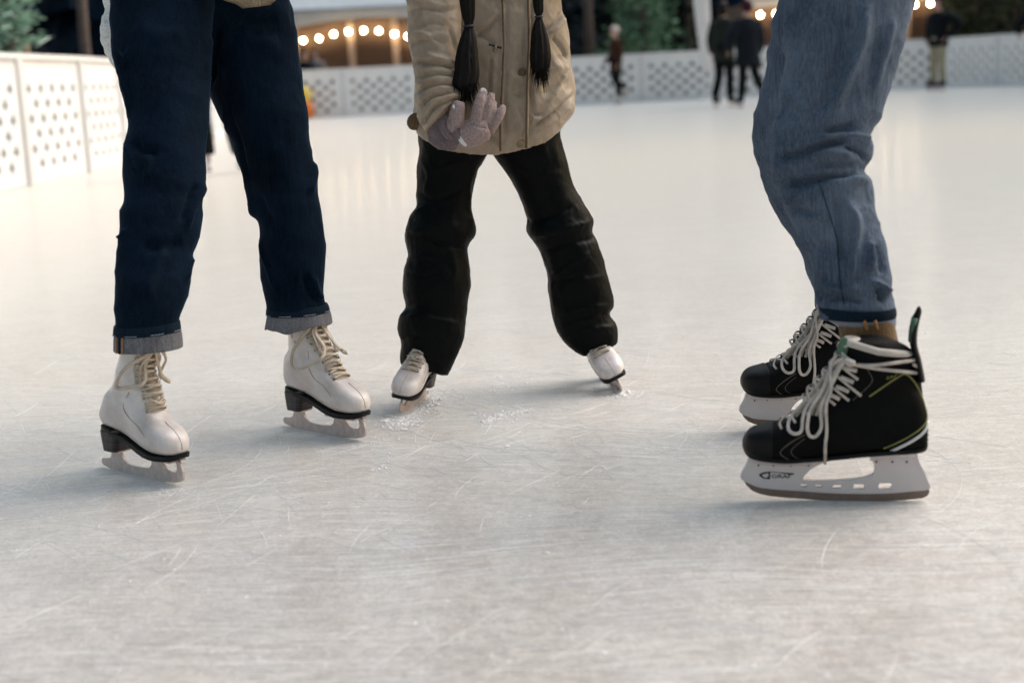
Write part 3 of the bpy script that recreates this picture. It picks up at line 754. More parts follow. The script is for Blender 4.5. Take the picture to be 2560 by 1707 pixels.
F = [([(330, 115), (312, 160), (306, 195), (322, 235), (324, 270), (322, 290)], 5, .007), ([(296, 130), (300, 180), (306, 215)], 7, -.008),
     ([(316, 362), (326, 382), (334, 402), (345, 440)], 5, .008), ([(330, 350), (360, 375), (400, 380)], 14, -.008), ([(374, 380), (372, 420), (366, 452)], 7, .006),
     ([(508, 452), (490, 500), (472, 540), (470, 570)], 7, .008), ([(505, 470), (480, 480), (455, 560)], 10, -.007), ([(324, 572), (312, 590), (300, 600)], 8, .008),
     ([(480, 640), (470, 670), (465, 700)], 6, .006), ([(460, 600), (400, 620), (350, 600)], 18, -.007), ([(420, 600), (380, 690), (370, 760)], 14, .006),
     ([(531, 85), (525, 160), (523, 215)], 8, .006), ([(548, 60), (536, 130), (530, 215)], 10, -.010),
     ([(556, 150), (562, 200), (564, 240), (570, 300), (578, 345)], 4, .007), ([(566, 230), (580, 300), (604, 375), (622, 440)], 6, -.004),
     ([(600, 400), (618, 440), (628, 500), (640, 560)], 5, .006), ([(645, 480), (670, 540), (690, 560)], 14, -.006), ([(775, 400), (780, 440), (770, 490)], 8, .006),
     ([(652, 600), (664, 650), (680, 700), (690, 730)], 4, .004), ([(780, 690), (790, 730), (802, 750)], 8, .006), ([(760, 680), (770, 720), (790, 755)], 8, -.006),
     ([(600, 40), (640, 55), (700, 45)], 18, -.006), ([(590, 90), (640, 110), (700, 100)], 18, .005), ([(330, 60), (400, 90), (470, 80)], 25, .005)]
wrinkle(me, [(p, w * .9, h * 1.45) for p, w, h in F], .0045, (9, 9, 14), 3, big=.004, crisp=.0015)
jeans = link(me, 'jeans', M['denim_dark'], woman)
def cuff(rows_l, rows_r, d, name, mat, ratio=.78, thick=.004, m=10, wave=0.0, parent=None, flare=None):
    V, Fc = limb(rows_l, rows_r, d, d, ratio, m, 64, cap=False)
    if wave:
        V = [v + Vector((0, 0, wave * noise.noise(Vector((v.x * 25, v.y * 25, 3))) * (i // 64) / m)) for i, v in enumerate(V)]
    mm = baked(name, V, Fc, [('SOLIDIFY', dict(thickness=thick, offset=-1)), ('SUBSURF', dict(levels=1, render_levels=1))])
    return link(mm, name, mat, parent)
c1 = cuff([(286, 812), (284, 830), (286, 839)], [(449, 802), (451, 815), (452, 827)], 2.545, 'cuff_edge', M['denim_hem'], .86, .005, parent=jeans)
c2 = cuff([(286, 836), (285, 855), (285, 876)], [(452, 825), (455, 845), (457, 868)], 2.545, 'cuff', M['denim_inside'], .86, .004, parent=jeans)
c3 = cuff([(667, 766), (665, 782), (668, 789)], [(818, 758), (823, 768), (825, 779)], 2.875, 'cuff_edge', M['denim_hem'], .86, .005, parent=jeans)
c4 = cuff([(668, 786), (664, 806), (661, 820)], [(825, 777), (829, 793), (832, 811)], 2.875, 'cuff', M['denim_inside'], .84, .004, wave=.016, parent=jeans)
def cuff_front(left, right, d, ratio, s, a0, off=.002):
    """point on the front of a cuff at angle a0"""
    V, _ = limb(left, right, d, d, ratio, 10, 64, cap=False)
    i = int(s * 9); j = int(a0 / (2 * PI) * 64) % 64
    c = sum((Vector(v) for v in V[i * 64:(i + 1) * 64]), Vector()) / 64
    p = Vector(V[i * 64 + j]); return p + (p - c).normalized() * off
g = Geo(); g2 = Geo()
for off in (0, .22):
    for dd in (-.035, .035) if off == 0 else (.0,):
        pass
A = ([(286, 836), (285, 855), (285, 876)], [(452, 825), (455, 845), (457, 868)], 2.545, .86)
for a in (3.90, 4.13):
    g.tube([cuff_front(*A, s, a, .0012) for s in (.0, .33, .66, 1)], .0016, 6)
g.obj('cuff_seam', M['orange_thread'], c2)
g = Geo(); g.put(*loft([[cuff_front(*A, s, a, .0010) for a in (3.98, 4.04, 4.08)] + [cuff_front(*A, s, a, -.002) for a in (4.08, 4.04, 3.98)] for s in (0, .33, .66, 1)]))
g.obj('cuff_seam_band', M['denim_hem'], c2, False)
# stitches of the dark edge of both cuffs, and the inside leg seam
for (l, r, d, par) in (([(286, 812), (284, 830), (286, 839)], [(449, 802), (451, 815), (452, 827)], 2.545, c1), ([(667, 766), (665, 782), (668, 789)], [(818, 758), (823, 768), (825, 779)], 2.875, c3)):
    g = Geo()
    for k in range(60):
        a = PI + PI * k / 60
        g.tube([cuff_front(l, r, d, .86, .88, a, .0012), cuff_front(l, r, d, .86, .88, a + .03, .0012)], .0009, 5)
    g.obj('hem_stitching', M['denim_pale'], par)
# upper body, out of the frame
Tw = Matrix.Translation(Vector((P(505, 0, 2.86).x, 2.88, .035))) @ Matrix.Rotation(math.radians(10), 4, 'Z')
Jw = dict(elbowR=P(312, -190, 2.97), wristR=P(322, 90, 2.965), kneeR=P(405, 480, 2.70), ankleR=P(362, 900, 2.555), hipR=P(400, 120, 2.84),
          kneeL=P(705, 480, 2.92), ankleL=P(757, 860, 2.870), hipL=P(630, 120, 2.87), elbowL=(.15, .03, .66), wristL=(.10, -.08, .60))
wb, jw, Hw, fw, sd = human(woman, Tw, 1.64, Jw, .009, slim=.6, hands='L')
jacket(woman, Tw, 1.64, {**jw, 'wristR': P(330, 40, 2.97)}, fw, sd, M['white_coat'], hem=.62, fat=1.0, name='coat')
me = fuse('coat_sleeve', [tube([P(318, -240, 2.97), P(322, -60, 2.97), P(316, 20, 2.965), P(315, 85, 2.96), P(326, 140, 2.955), P(342, 200, 2.95)], [.05, .037, .040, .050, .042, .02], 20, None, 30)], .004, 2)
wrinkle(me, [([(262, 50), (290, 60)], 4, -.006), ([(255, 92), (290, 88)], 4, -.006), ([(262, 120), (290, 112)], 4, -.004)], .004, (20, 20, 40), 5)
link(me, 'coat_sleeve', M['white_coat'], woman)
rows = []
V, Fc = limb([(500, -80), (540, -25), (558, 0), (590, 12), (606, 22)], [(735, -80), (700, -25), (690, 0), (681, 8), (676, 13)], 2.735, 2.735, .16, 24, 90)
V = [v + Vector((0, -.0022 * math.cos(i % 90 / 90 * 2 * PI * 34) if i < 24 * 90 else 0, 0)) for i, v in enumerate(V)]
add('sweater_hem', V, Fc, M['sweater'], woman)
cap_hair(woman, Hw, 1.64, M['hair'], bob=True)
# ================================================================== the child in the tan parka
ct = (G(998, 1036) + G(1559, 983)) / 2
child = empty('person', (ct.x, ct.y + .1, 0), 'child with dark braids in tan padded parka and black snow pants', 'person')
sk3 = figure_skate(child, 4, 'heel_brown', False, 0.0, .98, .98, .19)
def foot(sk, toe, hd, length, lean, pitch=0.0):
    """toe end of the blade at a point, heading hd (radians from +x)"""
    f = Vector((math.cos(hd), math.sin(hd), 0)); heel = toe - f * .226 * length
    return place(sk, child, toe, heel, length, lean, pitch)
cl = G(999, 1037); cr = G(1559, 983)
foot(sk3, cl, math.radians(-106), .83, math.radians(-11))
sk4 = copy_tree(sk3, child); foot(sk4, cr, math.radians(-82), .84, math.radians(24))
Lo = [(1042, 240), (1043, 300), (1044, 330), (1046, 377), (1041, 423), (1041, 484), (1042, 516), (1028, 539), (1013, 584), (1017, 619), (1021, 642), (1010, 674), (1007, 726), (1014, 767), (1000, 786), (993, 819), (1004, 856), (1002, 884), (1003, 910)]
Li = [(1232, 240), (1228, 330), (1217, 381), (1205, 404), (1191, 428), (1186, 455), (1177, 516), (1187, 563), (1187, 586), (1167, 619), (1170, 674), (1171, 730), (1165, 777), (1161, 833), (1150, 865), (1140, 888), (1128, 912), (1116, 936)]
Ri = [(1190, 240), (1215, 330), (1233, 381), (1266, 432), (1294, 479), (1322, 544), (1319, 577), (1350, 628), (1368, 688), (1368, 726), (1380, 786), (1398, 833), (1415, 855), (1434, 873), (1458, 890)]
Ro = [(1398, 240), (1401, 330), (1417, 400), (1429, 460), (1452, 502), (1483, 550), (1479, 580), (1494, 605), (1512, 674), (1529, 730), (1535, 763), (1525, 784), (1540, 809), (1546, 836), (1543, 857)]
me = fuse('snow_pants', [limb(Lo, Li, 3.16, 3.085, .82, 90, 44), limb(Ri, Ro, 3.17, 3.165, .82, 90, 44),
                         limb([(1042, 180), (1043, 250), (1046, 320)], [(1400, 180), (1400, 250), (1402, 330)], 3.16, 3.16, .6, 14, 40)], .0045, 2)
F = [([(1045, 480), (1080, 500), (1120, 490), (1170, 470)], 8, -.008), ([(1030, 545), (1060, 520), (1100, 525)], 8, .010), ([(1015, 600), (1060, 590), (1100, 610), (1160, 620)], 8, -.010),
     ([(1015, 580), (1070, 570), (1150, 560)], 10, .008), ([(1020, 650), (1060, 640), (1100, 650)], 9, .008), ([(1010, 680), (1060, 690), (1110, 680)], 8, -.007),
     ([(1125, 620), (1135, 670), (1130, 720)], 12, .007), ([(1010, 770), (1040, 760), (1080, 770)], 8, -.010), ([(1000, 800), (1040, 790), (1090, 800), (1150, 810)], 8, .009),
     ([(1000, 850), (1030, 840), (1070, 850)], 8, -.009), ([(1002, 880), (1050, 880), (1110, 915)], 8, .006),
     ([(1290, 560), (1380, 540), (1440, 510)], 9, -.009), ([(1330, 590), (1420, 570), (1480, 555)], 10, .010), ([(1355, 630), (1420, 610), (1490, 595)], 9, -.010),
     ([(1370, 690), (1400, 680), (1440, 655), (1480, 625)], 9, .009), ([(1370, 705), (1410, 700), (1460, 690)], 8, -.007), ([(1450, 690), (1470, 700), (1500, 690)], 10, .007),
     ([(1395, 790), (1450, 770), (1530, 765)], 8, .008), ([(1400, 815), (1460, 795), (1530, 785)], 8, -.010), ([(1420, 850), (1470, 825), (1540, 815)], 9, .008),
     ([(1060, 430), (1110, 420), (1170, 400)], 9, .006), ([(1050, 400), (1070, 440), (1060, 480)], 8, .007), ([(1300, 420), (1350, 440), (1410, 430)], 12, .006)]
wrinkle(me, [(p, w * .6, h * .5) for p, w, h in F], .0030, (20, 20, 14), 11, big=.005, crisp=.0022)
link(me, 'snow_pants', M['snow_pants'], child)
# parka body
Jl = [(1062, -230), (1050, -120), (1040, 0), (1038, 80), (1036, 160), (1034, 240), (1034, 300), (1042, 326)]
Jr = [(1340, -230), (1385, -120), (1400, 0), (1403, 29), (1414, 59), (1422, 107), (1425, 147), (1427, 174), (1435, 214), (1437, 240), (1433, 279), (1419, 301), (1399, 321)]
def dipf(s, c, sn):
    return .050 * max(0, -sn) ** 1.2 * max(0, (s - .72) / .28) ** 1.5 * (1 if c > -.5 else 1)
pk = limb(Jl, Jr, 3.155, 3.155, .60, 80, 72, dip=dipf)
me = fuse('parka', [pk, tube([P(1215, -190, 3.15), P(1215, -250, 3.16), P(1215, -290, 3.16)], [.125, .10, .075], 24),
                    tube([P(1340, -190, 3.16), P(1440, -170, 3.25), P(1520, -120, 3.12)], [.065, .06, .045], 18, None, 14)], .0042, 3)
F = [([(1252, -20), (1257, 100), (1254, 200), (1250, 300), (1250, 378)], 3.5, .006), ([(1262, -20), (1267, 100), (1262, 240), (1259, 376)], 4, -.005),
     ([(1320, -20), (1322, 100), (1318, 220), (1316, 372)], 4, .009), ([(1328, -20), (1330, 100), (1326, 220), (1323, 366)], 5, -.008),
     ([(1403, 29), (1385, 60), (1365, 75), (1340, 66)], 4, -.008), ([(1410, 45), (1390, 72), (1368, 85)], 6, .006),
     ([(1380, 90), (1405, 125), (1416, 150)], 4, -.007), ([(1418, 150), (1400, 215), (1365, 262)], 5, .006),
     ([(1332, 190), (1331, 250), (1336, 284), (1352, 288), (1362, 276)], 3.5, -.007), ([(1322, 324), (1355, 302), (1385, 280), (1437, 232)], 4, -.010),
     ([(1324, 312), (1358, 290), (1390, 266), (1432, 220)], 7, .006), ([(1325, 338), (1360, 318), (1395, 296), (1436, 252)], 8, .006),
     ([(1188, 92), (1220, 70), (1246, 36)], 6, -.008), ([(1190, 70), (1222, 55), (1246, 20)], 8, .006), ([(1190, 85), (1215, 96), (1240, 118)], 6, -.007),
     ([(1228, 140), (1226, 190), (1224, 245)], 3.5, -.006), ([(1236, 140), (1234, 190), (1232, 245)], 5, .005),
     ([(1270, 180), (1295, 200), (1310, 190)], 8, .006), ([(1268, 260), (1290, 280), (1312, 320)], 7, .005), ([(1272, 230), (1295, 240), (1312, 225)], 6, -.005), ([(1265, 330), (1290, 335), (1310, 310)], 7, .004),
     ([(1190, 340), (1215, 352), (1248, 372)], 6, .005), ([(1200, 330), (1225, 340), (1248, 350)], 5, -.005),
     ([(1340, 200), (1370, 180), (1410, 160)], 12, .007), ([(1350, 240), (1380, 225), (1420, 200)], 8, -.005), ([(1345, 120), (1370, 130), (1400, 190)], 10, .005)]
wrinkle(me, F, .0045, (14, 14, 18), 21, big=.005, crisp=.003)
parka = link(me, 'parka', M['parka'], child)
PS = Surf(me)
def onp(px, py, off=.001, s=PS):
    r = ray(px, py).normalized(); h = s.b.ray_cast(CAM, r)
    if h[0] is None: return P(px, py, 3.03)
    return h[0] - r * off
def trace(name, pts, r, mat, parent, m=40, s=PS, off=.0005):
    g = Geo(); g.tube([onp(*p, off, s) for p in spl(pts, m)], r, 8); return g.obj(name, mat, parent)
trace('placket_piping', [(1255, -15), (1259, 100), (1256, 200), (1251, 300), (1251, 378)], .0022, M['parka_trim'], parka)
trace('placket_piping', [(1320, -15), (1322, 100), (1318, 220), (1316, 370)], .0024, M['parka_trim'], parka)
for x, y in ((1305, 181), (1302, 360)):
    g = Geo(); c = onp(x, y, .001); n = (CAM - c).normalized(); q = n.to_track_quat('Z', 'Y').to_matrix()
    rr = [(0.0085, 0), (.0085, .002), (.0070, .0036), (.0062, .0030), (.001, .0032)]
    g.put(*loft([[c + q @ Vector((r * math.cos(2 * PI * k / 24), r * math.sin(2 * PI * k / 24), z)) for k in range(24)] for r, z in rr]))
    g.obj('snap_button', M['brass'] if y > 300 else M['parka_trim'], parka)
trace('zip', [(1222, 112), (1236, 116), (1254, 121)], .0022, M['ink'], parka, 10)
g = Geo(); g.tube([onp(1240, 112, .003), onp(1238, 122, .006), onp(1236, 132, .006)], [.002, .0032, .0024], 8, None, 8); g.obj('zip_pull', M['brass'], parka)
g = Geo(); g.tube([P(1048, 292, 3.1), P(1036, 300, 3.1), P(1034, 310, 3.1), P(1046, 314, 3.1)], [.010, .014, .014, .010], 12, None, 14); g.obj('hem_toggle', M['parka_trim'], parka)
# sleeve with its quilted folds
Sl = [(1050, -230), (1018, -110), (1014, -40), (1016, 0), (1020, 54), (1020, 80), (1024, 112), (1032, 150), (1039, 188), (1042, 241), (1047, 290), (1066, 338)]
Sr = [(1150, -230), (1148, -110), (1146, -40), (1148, 0), (1151, 40), (1151, 67), (1148, 112), (1143, 150), (1145, 180), (1150, 205), (1157, 225), (1163, 243)]
dS = lambda s: 3.10 - .11 * s
me = fuse('parka_sleeve', [limb(Sl, Sr, 0, 0, .80, 90, 52, depthf=dS)], .0036, 2)
F = []
for a, b, c, d in (((1018, 28), (1060, 22), (1110, 30), (1146, 20)), ((1022, 62), (1050, 66), (1085, 58), (1120, 66)), ((1024, 118), (1050, 105), (1085, 102), (1120, 108)), ((1034, 152), (1070, 160), (1100, 158), (1140, 178)),
                   ((1040, 196), (1070, 190), (1100, 186), (1145, 196)), ((1042, 232), (1075, 216), (1110, 212), (1150, 216)), ((1046, 272), (1072, 248), (1102, 238), (1140, 232)), ((1056, 316), (1080, 276), (1108, 258), (1150, 246))):
    kf = random.uniform(.35, 1.0); F.append(([a, b, c, d], random.uniform(3, 5.5), -.010 * kf)); up = lambda p: (p[0], p[1] - random.uniform(10, 18))
    F.append(([up(a), up(b), up(c), up(d)], random.uniform(6, 10), .007 * kf))
F += [([(1120, 65), (1140, 120), (1145, 150)], 5, -.006), ([(1030, 90), (1060, 85), (1095, 120)], 6, .007), ([(1060, 130), (1100, 150), (1140, 165)], 6, .006)]
wrinkle(me, F, .0045, (18, 18, 24), 31, crisp=.004)
link(me, 'parka_sleeve', M['parka'], child)
# knitted cuff and glove: palm, thumb at its side, four curled fingers of different lengths
D = 2.985
me = fuse('glove_cuff', [tube([P(1098, 282, 3.02), P(1112, 312, 3.0), P(1132, 338, D), P(1150, 346, D)], [.030, .037, .031, .024], 24, None, 24),
                         tube([P(1080, 318, 3.0), P(1096, 345, 2.995), P(1128, 360, D)], [.012, .018, .017], 16, None, 16)], .003, 3)
wrinkle(me, [([(1090, 300), (1096, 330), (1110, 350)], 5, -.008), ([(1104, 296), (1112, 326), (1126, 348)], 5, .006), ([(1118, 300), (1128, 330), (1140, 352)], 4, -.005), ([(1098, 345), (1125, 352), (1150, 360)], 4, -.005)], .0045, (30, 30, 45), 41)
cuffk = link(me, 'glove_cuff', M['knit_mauve'], child)
sh = [tube([P(1146, 346, D), P(1168, 336, D - .006), P(1196, 326, D - .010), P(1216, 318, D - .008)], [.021, .026, .027, .021], 20, None, 20),
      tube([P(1160, 352, D), P(1186, 346, D - .008), P(1218, 332, D - .008)], [.014, .017, .014], 14, None, 14),
      tube([P(1138, 338, D), P(1134, 318, D - .012), P(1140, 298, D - .020), P(1143, 278, D - .024), P(1147, 262, D - .026), P(1149, 254, D - .026)], [.018, .0185, .0165, .0150, .013, .009], 16, None, 20),   # thumb
      tube([P(1186, 318, D - .014), P(1190, 296, D - .022), P(1195, 268, D - .028), P(1203, 244, D - .024), P(1209, 226, D - .016)], [.0125, .0116, .0108, .0102, .0080], 14, None, 20),   # index
      tube([P(1205, 318, D - .008), P(1212, 294, D - .016), P(1220, 268, D - .020), P(1226, 248, D - .014), P(1229, 236, D - .006)], [.0112, .0100, .0094, .0088, .0070], 14, None, 20),
      tube([P(1218, 320, D - .002), P(1224, 300, D - .008), P(1230, 280, D - .010), P(1233, 264, D - .002), P(1233, 256, D + .006)], [.0105, .0090, .0085, .0080, .0062], 14, None, 20),
      tube([P(1224, 326, D), P(1237, 308, D - .008), P(1248, 290, D - .012), P(1255, 274, D - .008), P(1257, 266, D - .002)], [.0105, .0092, .0086, .0080, .0058], 14, None, 20)]
me = fuse('glove', sh, .0018, 2)
wrinkle(me, [([(1170, 312), (1195, 318), (1222, 322)], 3, -.002), ([(1190, 268), (1206, 270)], 2.5, -.0015), ([(1132, 318), (1150, 322), (1160, 310)], 4, -.004)], .0008, (60, 60, 60), 2)
gl = link(me, 'glove', M['glove'], child); GS = Surf(me)
for nm, pts, r in (('fingertip', [(1202, 229), (1208, 225), (1213, 229)], .0042), ('fingertip', [(1134, 262), (1135, 272)], .003), ('wrist_band', [(1147, 340), (1155, 353), (1166, 364)], .0055)):
    g = Geo(); g.tube([onp(*p, .0002, GS) for p in spl(pts, 12)], [r * (.55 + .45 * math.sin(PI * q / 11)) for q in range(12)], 10, ((0, 1, 0), .35)); g.obj(nm, M['glove_tip'], gl)
# braids
def braid(pts, r):
    c = [P(x, y, d) for x, y, d in pts]; sh = []
    g = Geo()
    rr = spl([(*p, q) for p, q in zip(c, r)], 60)
    rings = []
    for i, q in enumerate(rr):
        ring = []
        for k in range(40):
            a = 2 * PI * k / 40
            w = q[3] * (1 + .10 * math.sin(a * 9 + i * .05) + .06 * math.sin(a * 17))
            ring.append(Vector((q[0] + w * math.cos(a), q[1] + w * .6 * math.sin(a), q[2])))
        rings.append(ring)
    g.put(*loft(rings))
    for k in range(260):             # loose ends
        i = random.randint(30, 58); q = rr[i]; a = random.uniform(0, 2 * PI); w = q[3] * random.uniform(.4, 1.02)
        s = Vector((q[0] + w * math.cos(a), q[1] + w * .62 * math.sin(a), q[2]))
        dv = Vector((random.uniform(-.10, .10) + .12 * math.cos(a), -.02, -1)).normalized() * random.uniform(.015, .042)
        g.tube([s, s + dv * .5 + Vector((0, -.001, 0)), s + dv], [.0009, .0007, .0002], 4)
    return g.obj('braid', M['hair'], child)
b1 = braid([(1168, -230, 3.02), (1168, -60, 2.99), (1168, 0, 2.985), (1171, 40, 2.985), (1172, 66, 2.985), (1170, 100, 2.98), (1167, 140, 2.975), (1167, 180, 2.972), (1163, 208, 2.97), (1164, 226, 2.975), (1168, 238, 2.98)], [.018, .016, .015, .0125, .0085, .016, .021, .024, .0245, .017, .004])
b2 = braid([(1338, -230, 3.06), (1345, -60, 3.045), (1345, 0, 3.045), (1347, 30, 3.045), (1347, 43, 3.045), (1347, 70, 3.04), (1350, 105, 3.035), (1351, 140, 3.03), (1351, 165, 3.03), (1352, 180, 3.032), (1354, 188, 3.035)], [.016, .012, .0105, .009, .0058, .0125, .018, .0205, .019, .014, .005])
for b, (x, y, d) in ((b1, (1172, 66, 2.985)), (b2, (1347, 43, 3.045))):
    g = Geo(); c = P(x, y, d); q = .0095 if b is b1 else .0068
    g.tube([c + Vector((q * math.cos(2 * PI * k / 16), q * .7 * math.sin(2 * PI * k / 16), 0)) for k in range(17)], .0025, 8); g.obj('hair_tie', M['ink'], b)
Tc = Matrix.Translation(Vector((P(1222, 200, 3.16).x, 3.17, .03)))
Jc = dict(hipR=P(1130, 300, 3.16), kneeR=P(1100, 560, 3.14), ankleR=P(1068, 900, 3.14), hipL=P(1310, 300, 3.16), kneeL=P(1400, 560, 3.18), ankleL=P(1490, 860, 3.21),
          elbowR=P(1082, 60, 3.09), wristR=P(1100, 285, 3.02), shoulderR=P(1105, -170, 3.13), shoulderL=P(1335, -180, 3.16), elbowL=P(1440, -170, 3.25), wristL=P(1520, -120, 3.12))
sh = human(child, Tc, 1.24, Jc, .007, slim=.6, hands='L')
cap_hair(child, sh[2], 1.24, M['hair'])
# ================================================================== the man in hockey skates
hn = (G(1915, 1249), G(2310, 1252))
man = empty('person', (hn[0].x * .5 + hn[1].x * .5, hn[0].y + .12, 0), 'person in washed blue jeans and black hockey skates seen from the side', 'person')
hk = hockey_skate(man)
kk = (hn[0] - hn[1]).length / ((2310 - 1915) * 2.613 / 4131)
print('hockey scale', kk, hn)
f = (hn[0] - hn[1]).normalized()
x_h = (1357 - (2310 - 1800) * 2.613) / 4131; x_t = (1357 - (1915 - 1800) * 2.613) / 4131
place(hk, man, hn[0], hn[1] - f * x_h * kk, kk)
hk2 = copy_tree(hk, man)
for ch in list(hk2.children):
    if ch.name.split('.')[0] in ('emblem', 'lettering', 'tendon_guard', 'tendon_guard_lining'): bpy.data.objects.remove(ch)
t2 = G(1900, 1072); f2 = Vector((-1, .02, 0)).normalized()
place(hk2, man, t2, t2 - f2 * x_t * kk, kk, math.radians(-3))
Nl = [(1985, -260), (1988, -130), (1984, 0), (1977, 60), (1968, 146), (1957, 210), (1946, 272), (1930, 320), (1925, 350), (1926, 387), (1942, 460), (1963, 518), (2002, 591), (2023, 622), (2034, 669), (2043, 732), (2046, 765), (2050, 800)]
Nr = [(2310, -260), (2302, -130), (2282, 0), (2258, 105), (2232, 199), (2202, 288), (2174, 340), (2182, 372), (2180, 395), (2168, 416), (2156, 428), (2174, 446), (2180, 471), (2186, 523), (2201, 581), (2217, 649), (2230, 722), (2236, 765), (2236, 800)]
Fl = [(1960, -260), (1962, -130), (1954, 0), (1932, 68), (1924, 131), (1908, 220), (1890, 300), (1886, 345), (1888, 375), (1905, 445), (1934, 518), (1971, 575), (2007, 638), (2028, 701), (2038, 745), (2040, 775)]
Fr = [(2260, -260), (2250, -130), (2230, 0), (2190, 105), (2160, 220), (2140, 330), (2140, 440), (2160, 520), (2180, 600), (2195, 680), (2200, 740), (2200, 770)]
dN = lambda s: 2.40 - .10 * s if s < .6 else 2.34 - .055 * (s - .6) / .4
dF = lambda s: 2.52 + .22 * s
me = fuse('jeans', [limb(Nl, Nr, 0, 0, .80, 110, 48, depthf=dN), limb(Fl, Fr, 0, 0, .75, 90, 44, depthf=dF),
                    limb([(1965, -260), (1968, -160), (1975, -80)], [(2310, -260), (2305, -160), (2295, -80)], 2.46, 2.46, .75, 14, 40)], .0042, 2)
F = [([(1930, 392), (1985, 388), (2049, 366), (2100, 350), (2133, 330)], 11, -.013), ([(2040, 352), (2090, 340), (2140, 344), (2176, 366)], 9, .013), ([(2110, 366), (2150, 380), (2168, 408)], 6, -.012),
     ([(1945, 458), (2000, 456), (2060, 445), (2110, 440), (2150, 430)], 11, -.015), ([(2024, 387), (2060, 380), (2110, 384), (2130, 400)], 10, .009), ([(2056, 462), (2110, 448), (2170, 452)], 9, .010),
     ([(2040, 410), (2090, 415), (2140, 412)], 7, -.006), ([(2072, 296), (2090, 250), (2112, 205), (2150, 110), (2165, 0)], 16, .012), ([(2040, 300), (2080, 200), (2110, 100), (2115, 0)], 22, -.008),
     ([(2130, 300), (2120, 320), (2060, 330)], 10, -.010), ([(1950, 260), (1965, 240), (1976, 230)], 4, .004), ([(1945, 300), (1960, 270), (1978, 232)], 5, -.006), ([(1940, 470), (1950, 420), (1945, 380)], 10, .007),
     ([(1966, 510), (1985, 500), (2010, 485)], 7, .008), ([(1975, 530), (2000, 525), (2040, 540)], 8, -.007), ([(2012, 545), (2040, 540), (2070, 550)], 8, .007), ([(2000, 580), (2012, 600), (2024, 628)], 6, .007),
     ([(2110, 500), (2140, 560), (2130, 650), (2126, 700)], 12, .009), ([(2090, 480), (2100, 560), (2110, 660)], 12, -.008), ([(2170, 600), (2176, 640), (2170, 680)], 10, .009), ([(2192, 610), (2200, 660), (2205, 690)], 8, -.006),
     ([(2190, 720), (2205, 735), (2200, 755)], 9, -.012), ([(2175, 705), (2200, 715), (2225, 735)], 7, .010), ([(2055, 715), (2045, 735), (2056, 750)], 7, -.010), ([(2060, 700), (2080, 720), (2120, 728), (2150, 715)], 9, .008),
     ([(2070, 750), (2110, 742), (2160, 760)], 8, -.008), ([(2060, 690), (2070, 660), (2060, 620)], 8, .006), ([(1979, 30), (1976, 90), (1970, 146)], 8, .008), ([(2200, 60), (2190, 130), (2170, 220)], 14, -.006), ([(2230, 40), (2215, 120), (2190, 210)], 10, .006)]
wrinkle(me, [(p, w * .9, h * 1.35) for p, w, h in F], .0045, (11, 11, 16), 51, big=.004, crisp=.003)
mj = link(me, 'jeans', M['denim_blue'], man)
JS = Surf(me)
c = cuff([(2046, 768), (2050, 782), (2056, 796)], [(2237, 765), (2240, 780), (2238, 792)], 2.285, 'cuff_edge', M['denim_hem'], .84, .005, parent=mj)
c2 = cuff([(2062, 788), (2072, 802), (2090, 812)], [(2238, 788), (2239, 806), (2234, 826)], 2.285, 'cuff', M['denim_pale'], .84, .004, parent=mj, wave=.004)
g = Geo()
A = ([(2062, 788), (2072, 802), (2090, 812)], [(2238, 788), (2239, 806), (2234, 826)], 2.285, .84)
for a in (4.64, 4.92): g.tube([cuff_front(*A, s, a, .0015) for s in (0, .3, .6, .9)], .0028, 6)
g.obj('cuff_seam', M['orange_thread'], c2)
trace('side_seam', [(2046, 450), (2075, 540), (2092, 600), (2100, 700), (2110, 760)], .0007, M['denim_hem'], mj, 40, JS)
for q in [limb([(2090, 770), (2100, 840), (2110, 900)], [(2228, 770), (2240, 830), (2256, 900)], 2.275, 2.275, .8, 20, 30), limb([(2060, 740), (2075, 800), (2085, 850)], [(2190, 740), (2195, 800), (2200, 850)], 2.735, 2.735, .8, 20, 30)]: add('sock', *q, M['sock'], man)
Tm = Matrix.Translation(Vector((P(2135, -60, 2.46).x, 2.48, .05))) @ Matrix.Rotation(math.radians(-90), 4, 'Z')
Jm = dict(hipL=P(2140, -60, 2.40), kneeL=P(2055, 380, 2.34), ankleL=P(2150, 800, 2.285), hipR=P(2110, -40, 2.54), kneeR=P(1990, 380, 2.64), ankleR=P(2110, 780, 2.735), elbowL=(.16, -.03, .66), wristL=(.12, -.13, .62), elbowR=(-.16, -.03, .66), wristR=(-.12, -.13, .62))
bd = human(man, Tm, 1.80, Jm, .009, slim=.6)
jacket(man, Tm, 1.80, bd[1], bd[3], bd[4], M['coat_dark'] if 'coat_dark' in M else M['snow_pants'], hem=.60)
cap_hair(man, bd[2], 1.80, M['hair'])
